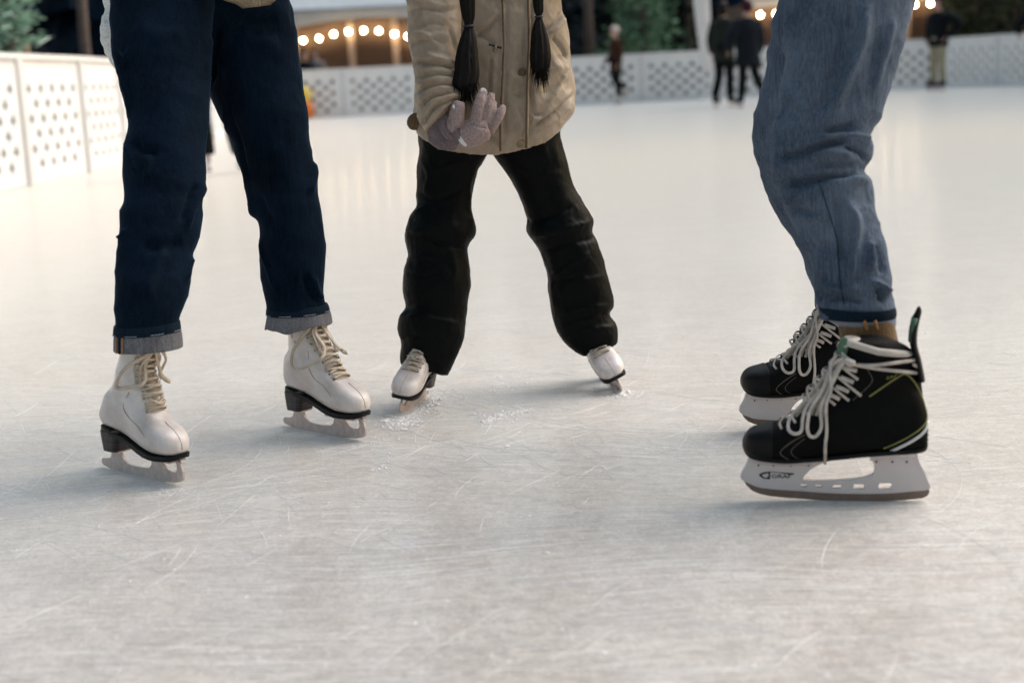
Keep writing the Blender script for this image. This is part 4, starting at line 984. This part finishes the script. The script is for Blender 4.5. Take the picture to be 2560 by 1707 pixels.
# ================================================================== ice, ground, light
def ice_mat():
    t = NT('scratched rink ice'); v = t.coord()
    patch = t.noise(v, 1.1, 5, 0.6, .4); mid = t.noise(v, 7, 5, 0.65, .3); fine = t.noise(v, 42, 6, 0.8, .3); gran = t.noise(v, 150, 3, .75)
    # long skate cuts: stretched noise along several bent directions
    masks = []
    warp = t.n('ShaderNodeTexNoise'); warp.inputs['Scale'].default_value = .9; warp.inputs['Detail'].default_value = 1; t.l(v, warp.inputs['Vector'])
    vm = t.n('ShaderNodeVectorMath'); vm.operation = 'MULTIPLY_ADD'
    t.l(warp.outputs['Color'], vm.inputs[0]); vm.inputs[1].default_value = (.5, .5, 0); t.l(v, vm.inputs[2])
    for k, (rot, sx, sy, th) in enumerate(((38, 3.0, 170, .62), (-33, 3.5, 190, .62), (72, 2.5, 150, .625), (-62, 2.5, 170, .625), (52, 5, 240, .61), (-48, 4.5, 260, .61), (21, 6, 200, .64))):
        mp = t.n('ShaderNodeMapping'); mp.inputs['Rotation'].default_value = (0, 0, math.radians(rot)); mp.inputs['Scale'].default_value = (sx, sy, 1); mp.inputs['Location'].default_value = (k * 3.1, k * 7.7, 0)
        t.l(vm.outputs[0], mp.inputs[0])
        f = t.noise(mp.outputs[0], 1.0, 2, .5)
        masks.append(t.ramp(f, [(th, (0, 0, 0)), (th + .03, (1, 1, 1))]))
    sc = masks[0]
    for q in masks[1:]: sc = t.math('MAXIMUM', sc, q)
    amount = t.ramp(t.noise(v, 2.3, 3, .6), [(.3, (.35, .35, .35)), (.6, (1, 1, 1))])
    sc = t.math('MULTIPLY', sc, amount)
    snow = t.math('ADD', t.math('MULTIPLY', mid, .28), t.math('MULTIPLY', fine, .72))
    snowm = t.ramp(snow, [(.43, (0, 0, 0)), (.57, (1, 1, 1))])
    base = t.ramp(patch, [(.30, ICE_A), (.52, ICE_B), (.72, ICE_C)])
    base = t.mix(t.math('MULTIPLY', snowm, .78), base, (.68, .615, .58))
    base = t.mix(t.math('MULTIPLY', sc, .75), base, (.86, .85, .84))
    base = t.mix(.45, base, t.ramp(gran, [(.38, (.34, .34, .34)), (.62, (1.1, 1.1, 1.1))]), 'MULTIPLY')
    t.color(base)
    rough = t.math('ADD', t.math('MULTIPLY', snowm, .30), ICE_R0)
    t.l(t.math('ADD', rough, t.math('MULTIPLY', sc, .25)), t.b.inputs['Roughness'])
    t.inp(IOR=1.33)
    t.b.inputs['Sheen Weight'].default_value = 1.0; t.b.inputs['Sheen Roughness'].default_value = .5; t.b.inputs['Sheen Tint'].default_value = (1, 1, 1, 1)
    t.b.inputs['Coat Weight'].default_value = ICE_COAT; t.b.inputs['Coat Roughness'].default_value = .15; t.b.inputs['Coat IOR'].default_value = 1.34
    h = t.math('ADD', t.math('MULTIPLY', snow, .6), t.math('ADD', t.math('MULTIPLY', sc, .22), t.math('MULTIPLY', gran, .30)))
    nb = t.bump(h, 1.0, .010, t.bump(mid, .12, .03))
    t.normal(nb)
    cb = t.bump(t.math('ADD', mid, t.math('MULTIPLY', sc, .4)), .10, .006); t.l(cb, t.b.inputs['Coat Normal'])
    return t.m
ICE_A, ICE_B, ICE_C = (.335, .242, .198), (.325, .283, .262), (.31, .298, .283)
ICE_R0, ICE_COAT = .42, 1.0
def sheet(name, pts, z, mat, cuts=0):
    me = bpy.data.meshes.new(name); me.from_pydata([(x, y, z) for x, y in pts], [], [tuple(range(len(pts)))])
    me.materials.append(mat); o = bpy.data.objects.new(name, me); COL.objects.link(o); setp(o, kind='structure'); return o
M['ground'] = simple('trodden snow', (.07, .07, .072), .9, .3, 3, .6, 30, bd=.03)
sheet('ground', [(-400, -200), (400, -200), (400, 600), (-400, 600)], -.004, M['ground'])
# rink edge
LF = [(-4.25, -8), (-4.18, 4), (-4.12, 9), (-4.0, 14), (-4.35, 21), (-4.75, 27), (-5.35, 33.4)]
BF = [(-5.35, 33.4), (0, 33.7), (4.6, 33.3), (10.2, 33.0)]
RF = [(10.2, 33.0), (11.16, 31.0), (12.3, 28.6), (13, 10), (13, -8)]
sheet('ice', LF + BF[1:] + RF[1:], 0, ice_mat())
scene.cycles.use_denoising = True
SUN_AZ, SUN_EL, SUN_ANG, SUN_W = 64, 54, 54, 3.2
sl = bpy.data.lights.new('sun', 'SUN'); so_ = bpy.data.objects.new('sun', sl); COL.objects.link(so_)
sl.energy = SUN_W; sl.angle = math.radians(SUN_ANG); sl.color = (1.0, .955, .918)
az, el = math.radians(SUN_AZ), math.radians(SUN_EL)
ds = Vector((math.sin(az) * math.cos(el), math.cos(az) * math.cos(el), math.sin(el)))
so_.rotation_euler = (-ds).to_track_quat('-Z', 'Y').to_euler(); so_.location = ds * 50
w = bpy.data.worlds.new('World'); scene.world = w; w.use_nodes = True
nt = w.node_tree; sky = nt.nodes.new('ShaderNodeTexSky'); sky.sky_type = 'NISHITA'; sky.sun_disc = False
sky.sun_elevation = math.radians(SKY_EL); sky.sun_rotation = az; sky.dust_density = 4; sky.ozone_density = .4
bg = nt.nodes['Background']; bg.inputs[1].default_value = SKY_W; nt.links.new(sky.outputs[0], bg.inputs[0])
scene.view_settings.exposure = EXPO
# ================================================================== rink fence
M['fence'] = simple('white painted fence board', (.84, .84, .83), .6, .05, 3, .15, 40)
M['fence_post'] = simple('white painted post', (.72, .72, .715), .6, .06, 3)
FH = 1.09; PW = 1.65
def panel_mesh(parent):
    outs = [[(0, .004), (PW, .004), (PW, FH - .03), (0, FH - .03)]]
    for r in range(6):
        n = 4 if r % 2 == 0 else 5
        for c in range(n):
            x = PW / 2 + (c - (n - 1) / 2) * .30; z = .165 + r * .128
            outs.append([(x - .064, z), (x, z - .066), (x + .064, z), (x, z + .066)])
    return plate('lattice_panel', outs, .028, Matrix.Identity(4), M['fence'], parent)
proto = None
def fence(pts, label):
    global proto
    c = sum((Vector((*p, 0)) for p in pts), Vector()) / len(pts)
    root = empty('fence', c, label, 'fence', 'white lattice fence round the rink')
    inv = Matrix.Translation(-c)
    d = [0.0]
    for a, b in zip(pts, pts[1:]): d.append(d[-1] + math.dist(a, b))
    def at(t):
        for i in range(len(d) - 1):
            if t <= d[i + 1] or i == len(d) - 2:
                u = (t - d[i]) / (d[i + 1] - d[i]); return Vector((pts[i][0] + (pts[i + 1][0] - pts[i][0]) * u, pts[i][1] + (pts[i + 1][1] - pts[i][1]) * u, 0))
    n = int(d[-1] / PW + .5)
    for k in range(n + 1):
        a = at(k * d[-1] / n); b = at(min((k + 1) * d[-1] / n, d[-1])) if k < n else a + (a - at((k - 1) * d[-1] / n))
        dv = b - a; ang = math.atan2(dv.y, dv.x); m = inv @ Matrix.Translation(a) @ Matrix.Rotation(ang, 4, 'Z')
        if proto is None:
            p = panel_mesh(root)
            q = Geo().box(-.05, -.045, 0, .05, .045, FH - .02).obj('post', M['fence_post'], root, False, True)
            r = Geo().box(-.03, -.045, FH - .029, PW + .01, .045, FH + .012).obj('top_rail', M['fence'], root, False, True)
            proto = (p, q, r)
        else: p, q, r = [o.copy() for o in proto]; [COL.objects.link(o) for o in (p, q, r)]
        for o in (p, q, r):
            o.parent = root; o.matrix_basis = m @ Matrix.Diagonal((dv.length / PW, 1, 1, 1)) if o is not q else m
        if k == n:
            for o in (p, r):
                bpy.data.objects.remove(o)
fence(LF[1:][::-1][::-1], 'white lattice rink fence running away along the left side of the ice')
fence(BF, 'white lattice rink fence straight across the far end of the ice')
fence(RF[:3], 'white lattice rink fence turning towards the viewer beyond the man in khaki trousers')
# ================================================================== market huts with bulb strings
def wood():
    t = NT('brown stained slats'); v = t.coord(scale=(2, 2, 30))
    f = t.noise(v, 2.0, 4, .6)
    t.color(t.ramp(f, [(.3, (.22, .145, .10)), (.7, (.34, .235, .165))])); t.inp(Roughness=.7); return t.m
M['slat'] = wood(); M['mullion'] = simple('pale wooden post', (.42, .31, .23), .7, .15, 8)
M['fascia'] = simple('pale fascia board', (.62, .61, .60), .6, .06, 4)
M['roof'] = simple('grey roof felt with frost', (.44, .48, .52), .8, .12, 5)
M['wire'] = simple('black cable', (.02, .02, .02), .5)
bt = NT('lit bulb glass'); bt.inp(Roughness=.3); bt.b.inputs['Base Color'].default_value = (1, .9, .7, 1)
bt.b.inputs['Emission Color'].default_value = (1.0, .72, .42, 1); bt.b.inputs['Emission Strength'].default_value = 48
M['bulb'] = bt.m
def hut(xc, y, wd, label, arch, zf0, zf1, posts):
    r = empty('market_hut', (xc, y, 0), label, 'hut', 'wooden market huts behind the far fence')
    def lb(n, mat, *b): return Geo().box(*b).obj(n, M[mat], r, False, True)
    h = wd / 2
    lb('wall', 'slat', -h, .30, 0, h, 3.0, zf0 + arch + .12)
    g = Geo(); z = .06
    while z < zf0 + arch + .05:
        g.put([Vector(p) for p in ((-h + .03, .20, z), (h - .03, .20, z), (h - .03, .14, z + .06), (-h + .03, .14, z + .06), (-h + .03, .24, z + .02), (h - .03, .24, z + .02))], [(0, 1, 2, 3), (4, 5, 2, 3), (0, 1, 5, 4)]); z += .075
    g.obj('slatted_shutter', M['slat'], r, False, True)
    for x in posts: lb('mullion', 'mullion', x - .09, .05, 0, x + .09, .135, zf0 + arch + .05)
    lo = [(x, zf0 + arch * (1 - (x / h) ** 2)) for x in np.linspace(h, -h, 40)]
    rim = [(-h, zf1), (h, zf1)] + [tuple(map(float, p)) for p in lo]
    plate('fascia', [rim], .06, Matrix.Translation((0, -.02, 0)), M['fascia'], r)
    V, F = loft([[Vector((x, yy, zz)) for x, zz in ((-h - .15, z0), (h + .15, z0), (h + .15, z0 + .08), (-h - .15, z0 + .08))] for yy, z0 in ((-.12, zf1 - .02), (1.7, zf1 + 1.25), (3.4, zf1 - .02))])
    add('roof', V, F, M['roof'], r, False, True)
    lb('counter', 'mullion', -h, -.28, .92, h, .04, .98)
    return r
def bulbs(pts, label, y, rad=.047):
    """a string of round lamps on a cable"""
    c = pts[len(pts) // 2]
    r = empty('string_light', c, label, 'string lights', 'strings of warm bulbs on the huts')
    g = Geo(); g.tube([Vector(p) - c + Vector((0, .03, .055)) for p in pts], .008, 6); g.obj('cable', M['wire'], r, True, True)
    first = None
    for p in pts:
        if first is None:
            b = add('bulb', *ellipsoid((0, 0, 0), (rad, rad, rad * 1.06), 16, 12), M['bulb'], r, True, True)
            s = Geo().tube([(0, 0, .045), (0, 0, .075)], .016, 8).obj('socket', M['wire'], b, True, True); first = b
        else:
            b = first.copy(); COL.objects.link(b); b.parent = r; s2 = s.copy(); COL.objects.link(s2); s2.parent = b
        b.location = Vector(p) - c
Y1 = 37.6
xc = P(915, 60, Y1).x
hut(xc, Y1, 4.9, 'wooden market hut with a low arched pale fascia and brown slatted shutters', .30, 2.10, 2.62, [P(876, 90, Y1).x - xc, P(987, 90, Y1).x - xc, -1.9, 1.9])
bulbs([P(x, y, Y1 - .12) for x, y in ((720, 112), (758, 102), (798, 97), (834, 86), (871, 80), (909, 77), (947, 78), (986, 86), (1020, 92), (1058, 100), (1095, 108))], 'string of warm round bulbs following the arch of the hut', Y1)
Y2 = 36.4
x0, x1 = P(1866, 60, Y2).x, P(2352, 60, Y2).x
hut((x0 + x1) / 2, Y2, x1 - x0, 'wide wooden market hut with a straight fascia behind the couple and the jeans', .0, 2.12, 2.7, [-1.6, 0, 1.6])
bulbs([P(1901 + 38.6 * k, 38 - 2.55 * k, Y2 - .14) for k in range(12)], 'straight string of warm round bulbs under the wide hut fascia', Y2)
# ================================================================== trees
def foliage(name, a, b, c):
    t = NT(name); v = t.coord(); f = t.noise(v, 3.2, 4, .6)
    oi = t.n('ShaderNodeNewGeometry')
    k = t.math('ADD', t.math('MULTIPLY', f, .7), t.math('MULTIPLY', oi.outputs['Random Per Island'], .3))
    t.color(t.ramp(k, [(.32, a), (.5, b), (.66, c)])); t.inp(Roughness=.8); t.b.inputs['Specular IOR Level'].default_value = .1; return t.m
M['pine_floodlit'] = foliage('pale floodlit green needles', (.20, .34, .26), (.40, .58, .46), (.60, .72, .63))  # strong floodlight on the left pine is put into the needle colour
M['pine_green_lit'] = foliage('floodlit green needles', (.03, .065, .038), (.13, .25, .14), (.36, .54, .40))  # needle colour raised to carry the floodlight on this tree
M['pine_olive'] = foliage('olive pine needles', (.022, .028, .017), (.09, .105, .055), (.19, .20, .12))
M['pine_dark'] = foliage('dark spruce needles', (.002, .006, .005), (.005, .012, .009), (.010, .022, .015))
M['bark'] = simple('brown bark', (.115, .085, .072), .9, .35, 20, .6, 60, bd=.01)
def crown(h, r, z0, nwh, nbr, needles, size, seed, droop=.25):
    rnd = random.Random(seed); g = Geo()
    for i in range(nwh):
        t = i / nwh; z = z0 + (h - z0) * t; R = r * (1 - t) ** .8 * rnd.uniform(.7, 1.1) + .08
        for k in range(nbr):
            a = rnd.uniform(0, 2 * PI); L = R * rnd.uniform(.55, 1.12); up = rnd.uniform(-droop, droop * .8)
            d = Vector((math.cos(a), math.sin(a), up)); s = Vector((-math.sin(a), math.cos(a), 0))
            for q in range(needles):
                u = rnd.uniform(.25, 1.05); c = Vector((0, 0, z)) + d * L * u + Vector((rnd.gauss(0, .07), rnd.gauss(0, .07), rnd.gauss(0, .06))) * (L * .8 + .2)
                n = (d * rnd.uniform(.3, 1) + s * rnd.uniform(-1, 1) + Vector((0, 0, rnd.uniform(-.3, .5)))).normalized() * size * rnd.uniform(.6, 1.5)
                w = n.cross(Vector((rnd.uniform(-1, 1), rnd.uniform(-1, 1), 1))).normalized() * size * .28
                g.put([c - w * .6, c + w * .6, c + n + w * .3, c + n - w * .3], [(0, 1, 2, 3)])
    return g.V, g.F
def tree(px, d, h, r, z0, label, mat, tr, dens=(16, 9, 9), size=.14, seed=1, group='trees behind the rink fence', cat='tree'):
    x = P(px, 200, d).x
    t = empty('pine_tree', (x, d, 0), label, cat, group)
    g = Geo(); rnd = random.Random(seed)
    pts = [Vector((rnd.gauss(0, .02) * q, rnd.gauss(0, .02) * q, h * .95 * q / 6)) for q in range(7)]
    g.tube(pts, [tr * (1 - .13 * q) for q in range(7)], 12)
    for q in range(6):
        a = rnd.uniform(0, 2 * PI); b = pts[4] if z0 > 2.5 else pts[2]; b = b + Vector((0, 0, q * h * .05))
        g.tube([b, b + Vector((math.cos(a), math.sin(a), .2)) * r * .6], [tr * .3, tr * .08], 6)
    g.obj('trunk', M['bark'], t, True, True)
    V, F = crown(h, r, z0, *dens, size, seed); add('crown', V, F, M[mat], t, False, True)
tree(20, 14.3, 3.1, .44, .55, 'pale green floodlit young pine behind the near left fence', 'pine_floodlit', .06, (22, 12, 12), .10, 3)
tree(222, 17.5, 9, 1.6, 4.2, 'slim bare brown trunk rising behind the left fence beside dark jeans', 'pine_dark', .072, (10, 8, 8), .2, 4)
tree(1475, 40, 13, 2.0, 5.0, 'tall brown bare trunk between the parka and the green pine', 'pine_dark', .155, (10, 8, 8), .2, 5)
tree(1612, 36.2, 5.2, 1.15, .4, 'bushy floodlit green pine behind the skater in the brown coat', 'pine_green_lit', .10, (26, 14, 12), .17, 6)
tree(1405, 41, 8, 1.5, .3, 'dark spruce right beside the edge of the tan parka', 'pine_dark', .12, (22, 14, 8), .22, 7)
tree(1545, 43, 9, 1.6, .3, 'dark spruce behind the floodlit green pine', 'pine_dark', .12, (22, 14, 8), .22, 8)
tree(1722, 42, 9, 1.5, .3, 'dark spruce behind the white tapered banner', 'pine_dark', .12, (22, 14, 8), .22, 9)
tree(2440, 36.0, 6.0, 1.25, .3, 'olive green spruce right of the man in khaki trousers', 'pine_olive', .12, (26, 14, 11), .19, 10)
tree(2545, 34.8, 5.4, 1.2, .3, 'olive grey spruce at the right corner of the fence', 'pine_olive', .12, (26, 14, 11), .19, 11)
tree(2375, 38.5, 7.5, 1.2, .3, 'dark spruce at the end of the wide hut', 'pine_dark', .12, (22, 14, 8), .22, 12)
M['forest'] = foliage('night forest needles', (.001, .005, .010), (.004, .013, .023), (.008, .022, .037))
g = Geo(); rnd = random.Random(5)
for k in range(230):
    a = rnd.uniform(-52, 52); R = rnd.uniform(52, 66); x, y = R * math.sin(math.radians(a)), R * math.cos(math.radians(a))
    if k < 70: x, y = rnd.uniform(-60, -30), rnd.uniform(24, 60)
    elif k < 110: x, y = rnd.uniform(20, 30), rnd.uniform(8, 50)
    H = rnd.uniform(9, 15); W = rnd.uniform(2.2, 3.4)
    for lv in range(8):
        z0 = H * (lv / 8) * .95 - .2; z1 = z0 + H * .24; ww = W * (1 - lv / 8.5); n = 14
        ring = [Vector((x + ww * rnd.uniform(.6, 1.1) * math.cos(2 * PI * q / n), y + ww * rnd.uniform(.6, 1.1) * math.sin(2 * PI * q / n), z0 - rnd.uniform(0, .5))) for q in range(n)]
        g.put(ring + [Vector((x, y, z1))], [(q, (q + 1) % n, n) for q in range(n)])
setp(g.obj('forest', M['forest'], None, False), kind='stuff')
# ================================================================== people further off
def cc(name, c): M[name] = cloth(name, tuple(x * .8 for x in c), tuple(x * 1.2 for x in c), sheen=.1); return M[name]
for n_, c_ in (('coat_brown', (.050, .022, .014)), ('coat_green', (.022, .028, .024)), ('coat_navy', (.012, .016, .022)), ('coat_black', (.008, .011, .014)), ('khaki', (.36, .335, .24)), ('trouser_black', (.010, .012, .012)),
               ('mauve_coat', (.10, .075, .085)), ('hat_cream', (.62, .55, .50)), ('hat_maroon', (.05, .012, .022)), ('coat_grey', (.22, .20, .20)), ('coat_blue', (.10, .16, .26)), ('hat_black', (.01, .01, .012))): cc(n_, c_)
def skater(px, py, h, yaw, label, coat, hem, pants, hat, J=None, group='skaters on the far ice', lift=.07, fat=1.0, skates='figure', voxel=.014, flare=.118, base=None):
    b = base or G(px, py)
    r = empty('person', (b.x, b.y, 0), label, 'person', group)
    T = Matrix.Translation((b.x, b.y, lift)) @ Matrix.Rotation(math.radians(yaw), 4, 'Z')
    bd, j, Hm, fw, sd = human(r, T, h, J or {}, voxel, slim=.8)
    jacket(r, T, h, j, fw, sd, M[coat], hem=hem, flare=flare, fat=fat, voxel=voxel)
    trousers(r, h, j, M[pants], voxel, .92)
    cap_hair(r, Hm, h, M[hat] if hat else M['hair'], 'knit_hat' if hat else 'hair', k=1.08 if hat else 1.0, bob=not hat)
    if skates:
        src = skate1 if skates == 'figure' else hk
        for S in 'LR':
            a = j['ankle' + S]; s = src.copy(); COL.objects.link(s); s.parent = r; s.matrix_parent_inverse = Matrix.Identity(4)
            up = Vector((0, 0, 1)); f = fw.copy(); left = up.cross(f)
            sc = h / 1.7
            s.matrix_basis = Matrix.Translation(Vector((a.x, a.y, max(a.z - .045 * h - lift, 0))) - Vector((b.x, b.y, 0)) - f * .065 * sc) @ Matrix((f, left, up)).transposed().to_4x4() @ Matrix.Scale(sc * .98, 4)
            for ch in src.children:
                if ch.name.split('.')[0] in ('blade', 'sole', 'heel', 'blade_holder', 'lace'):
                    c2 = ch.copy(); COL.objects.link(c2); c2.parent = s
    return r
b = P(1541, 200, 32.3); skater(0, 0, 1.62, -70, 'slender skater in brown coat and cream hat gliding past the far fence', 'coat_brown', .40, 'trouser_black', 'hat_cream', dict(ankleR=(-.03, .16, .17), kneeR=(-.05, .0, .28), wristR=(-.05, -.14, .53), elbowR=(-.11, .0, .64)), fat=.9, base=Vector((b.x, b.y, 0)))
skater(1812, 267, 1.76, 150, 'skater in dark green grey coat, taller of the pair beside the jeans', 'coat_green', .42, 'trouser_black', None, dict(ankleL=(.10, .02, .045), wristR=(-.17, -.06, .52)), fat=.95, skates='hockey')
skater(1872, 268, 1.70, 195, 'skater in long navy coat and maroon knit hat standing legs apart', 'coat_navy', .37, 'trouser_black', 'hat_maroon', dict(ankleL=(-.17, .05, .045), kneeL=(-.08, .0, .28), hipL=(-.052, 0, .5), hipR=(.052, 0, .5), kneeR=(.06, 0, .28), ankleR=(.08, 0, .045), elbowL=(.20, .02, .66), wristL=(.18, -.06, .54)), fat=1.12, flare=.135, skates='hockey')
skater(2345, 226, 1.83, -55, 'man in khaki trousers and black jacket on hockey skates by the far fence', 'coat_black', .455, 'khaki', 'hat_black', dict(ankleL=(.085, -.02, .045), ankleR=(-.085, .03, .045), elbowL=(.21, .10, .70), wristL=(.12, -.02, .55), elbowR=(-.17, .05, .65), wristR=(-.10, -.06, .53)), skates='hockey', fat=1.05)
b = P(2592, 230, 28.0); skater(0, 0, 1.74, -20, 'skater in black coat mostly out of view at the right edge', 'coat_black', .45, 'trouser_black', 'hat_black', dict(elbowR=(-.20, .02, .66), wristR=(-.19, -.02, .56)), base=Vector((b.x, b.y, 0)))
skater(545, 436, 1.62, 12, 'skater in long mauve coat and black trousers seen between dark jeans legs', 'mauve_coat', .36, 'trouser_black', 'hat_cream', dict(ankleR=(-.045, -.02, .045), ankleL=(.12, .05, .045), kneeL=(.085, 0, .28)), fat=.82, flare=.105)
b = P(765, 200, 35.2); skater(0, 0, 1.58, 20, 'spectator in black jacket standing behind the far fence before the arched hut', 'coat_black', .50, 'trouser_black', None, base=Vector((b.x, b.y, 0)), lift=0, skates=None, group='spectators behind the fence')
b = P(792, 200, 35.9); skater(0, 0, 1.62, -15, 'spectator in grey coat at the shoulder of the one in black', 'coat_grey', .45, 'trouser_black', None, base=Vector((b.x, b.y, 0)), lift=0, skates=None, group='spectators behind the fence')
b = P(66, 200, 14.6); skater(0, 0, 1.30, 60, 'child in blue jacket and cream hat behind the near left fence', 'coat_blue', .48, 'trouser_black', 'hat_cream', base=Vector((b.x, b.y, 0)), lift=0, skates=None, group='spectators behind the fence')
# skating aid by the far fence
b = G(764, 298); M['plastic_yellow'] = simple('yellow plastic', (.70, .50, .07), .4, .08); M['plastic_orange'] = simple('orange plastic', (.66, .17, .02), .4, .08)
aid = empty('skating_aid', b, 'orange and yellow upright skating aid beside the far fence', 'skating aid')
b = Vector(b)
rings = [[b + Vector((r * math.cos(2 * PI * q / 24), r * .8 * math.sin(2 * PI * q / 24), z)) for q in range(24)] for z, r in ((.03, .17), (.10, .20), (.22, .20), (.34, .17), (.40, .15))]
add('body', *loft(rings), M['plastic_orange'], aid)
rings = [[b + Vector((r * math.cos(2 * PI * q / 24), r * .8 * math.sin(2 * PI * q / 24), z)) for q in range(24)] for z, r in ((.40, .15), (.46, .15), (.55, .14), (.64, .13), (.70, .10), (.74, .04))]
add('head', *loft(rings), M['plastic_yellow'], aid)
for s in (1, -1): Geo().tube([b + Vector((s * .12, .02, .52)), b + Vector((s * .20, .08, .60)), b + Vector((s * .21, .14, .62))], .018, 10, None, 10).obj('handle', M['plastic_yellow'], aid)
for s in (1, -1): Geo().box(b.x + s * .10 - .025, b.y - .22, 0, b.x + s * .10 + .025, b.y + .22, .035).obj('runner', M['plastic_yellow'], aid, False)
# white feather banner
b = P(1764, 200, 33.1); b.z = 0
fl = empty('banner', b, 'white tapered banner standing in front of the dark spruce', 'banner')
M['banner'] = simple('white banner cloth', (.80, .77, .75), .8, .04, 4)
rings = []
for z, hw, th in spl([(.62, .03, .02), (.75, .08, .04), (1.05, .125, .06), (1.6, .16, .07), (2.1, .185, .07), (2.5, .18, .06), (2.9, .13, .05), (3.1, .05, .03)], 30):
    rings.append([b + Vector((hw * math.cos(2 * PI * q / 24) - .05 * (z - 1.2), th * math.sin(2 * PI * q / 24) + .01 * math.sin(9 * z + q), z)) for q in range(24)])
add('cloth', *loft(rings), M['banner'], fl)
Geo().tube([b, b + Vector((0, 0, .7)), b + Vector((-.09, 0, 3.1))], .018, 10).obj('pole', M['fence_post'], fl)
Geo().tube([b + Vector((0, 0, .0)), b + Vector((0, 0, .05))], [.22, .18], 24).obj('foot_plate', M['fence_post'], fl)
# ================================================================== shavings and cuts on the ice
M['snow'] = simple('ice shavings', (.80, .785, .775), .6, .04, 60, spec=.2)
rnd = random.Random(9); g = Geo()
OCT = [Vector(v) for v in ((1, 0, 0), (-1, 0, 0), (0, 1, 0), (0, -1, 0), (0, 0, 1), (0, 0, -.4))]; OF = [(0, 2, 4), (2, 1, 4), (1, 3, 4), (3, 0, 4), (2, 0, 5), (1, 2, 5), (3, 1, 5), (0, 3, 5)]
def crumb(p, s):
    q = Matrix.Rotation(rnd.uniform(0, 6.3), 3, 'Z'); k = Vector((rnd.uniform(.6, 1.5), rnd.uniform(.6, 1.4), rnd.uniform(.25, .55))) * s
    g.put([p + q @ Vector((v.x * k.x, v.y * k.y, v.z * k.z + .2 * s)) for v in OCT], OF)
def streak(pts, n, sp, s):
    c = spl(pts, 60)
    for i in range(int(n * 2.4)):
        k = 2.6 if i % 3 == 0 else 1
        x, y = c[rnd.randrange(60)]; p = G(x + rnd.gauss(0, sp * k), y + rnd.gauss(0, sp * .45 * k)); crumb(p, s * .62 * math.exp(rnd.gauss(0, .55)))
streak([(958, 1052), (985, 1058), (1010, 1056), (1040, 1042), (1062, 1020)], 900, 12, .0022)
streak([(1000, 1050), (1030, 1035), (1075, 1005), (1090, 990)], 500, 7, .0020)
streak([(1120, 985), (1180, 990), (1240, 965), (1310, 955)], 260, 12, .0018)
streak([(1215, 1060), (1240, 1040), (1290, 1030), (1330, 1022)], 320, 8, .0021)
streak([(1190, 1030), (1225, 1045), (1260, 1035)], 160, 10, .0018)
streak([(1500, 975), (1540, 985), (1575, 985)], 450, 14, .0017)
streak([(1490, 955), (1530, 960), (1560, 968)], 200, 14, .0014)
streak([(400, 1228), (440, 1232), (480, 1222)], 120, 10, .0014)
streak([(860, 1110), (920, 1112), (960, 1098)], 160, 10, .0014)
streak([(930, 1180), (960, 1160), (975, 1120)], 90, 6, .0018)
for i in range(1500): crumb(G(rnd.uniform(0, 2560), rnd.uniform(760, 1700)), .0011 * math.exp(rnd.gauss(0, .5)))
setp(g.obj('ice_shavings', M['snow'], None, False), kind='stuff')
M['cut'] = simple('bright skate cut', (.84, .835, .83), .45, .1)
g = Geo()
for i in range(640):
    x, y = rnd.uniform(-200, 2700), 560 + 1150 * rnd.random() ** 1.1
    if i < 160: x, y = rnd.uniform(0, 760), rnd.uniform(640, 1400)
    elif i < 420: x, y = rnd.gauss(1200, 420), rnd.gauss(1090, 110)
    a = rnd.uniform(-PI, PI) if i % 3 else rnd.gauss(-.6, .4); c = G(x, y); L = rnd.uniform(.03, .22) if i % 20 else rnd.uniform(.3, .8); k = rnd.gauss(0, 1.0); wd = rnd.uniform(.0002, .00065)
    ring = []
    for q in range(13):
        u = (q / 12 - .5) * L; aa = a + k * u; p = c + Vector((math.cos(aa), math.sin(aa), 0)) * u; nrm = Vector((-math.sin(aa), math.cos(aa), 0)); w2 = wd * (1 - abs(q / 6 - 1) ** 2) + .00005
        ring.append([p + nrm * w2 + Vector((0, 0, .0003)), p - nrm * w2 + Vector((0, 0, .0003)), p + Vector((0, 0, .0006))])
    g.put(*loft(ring))
setp(g.obj('skate_cuts', M['cut'], None, False), kind='stuff')
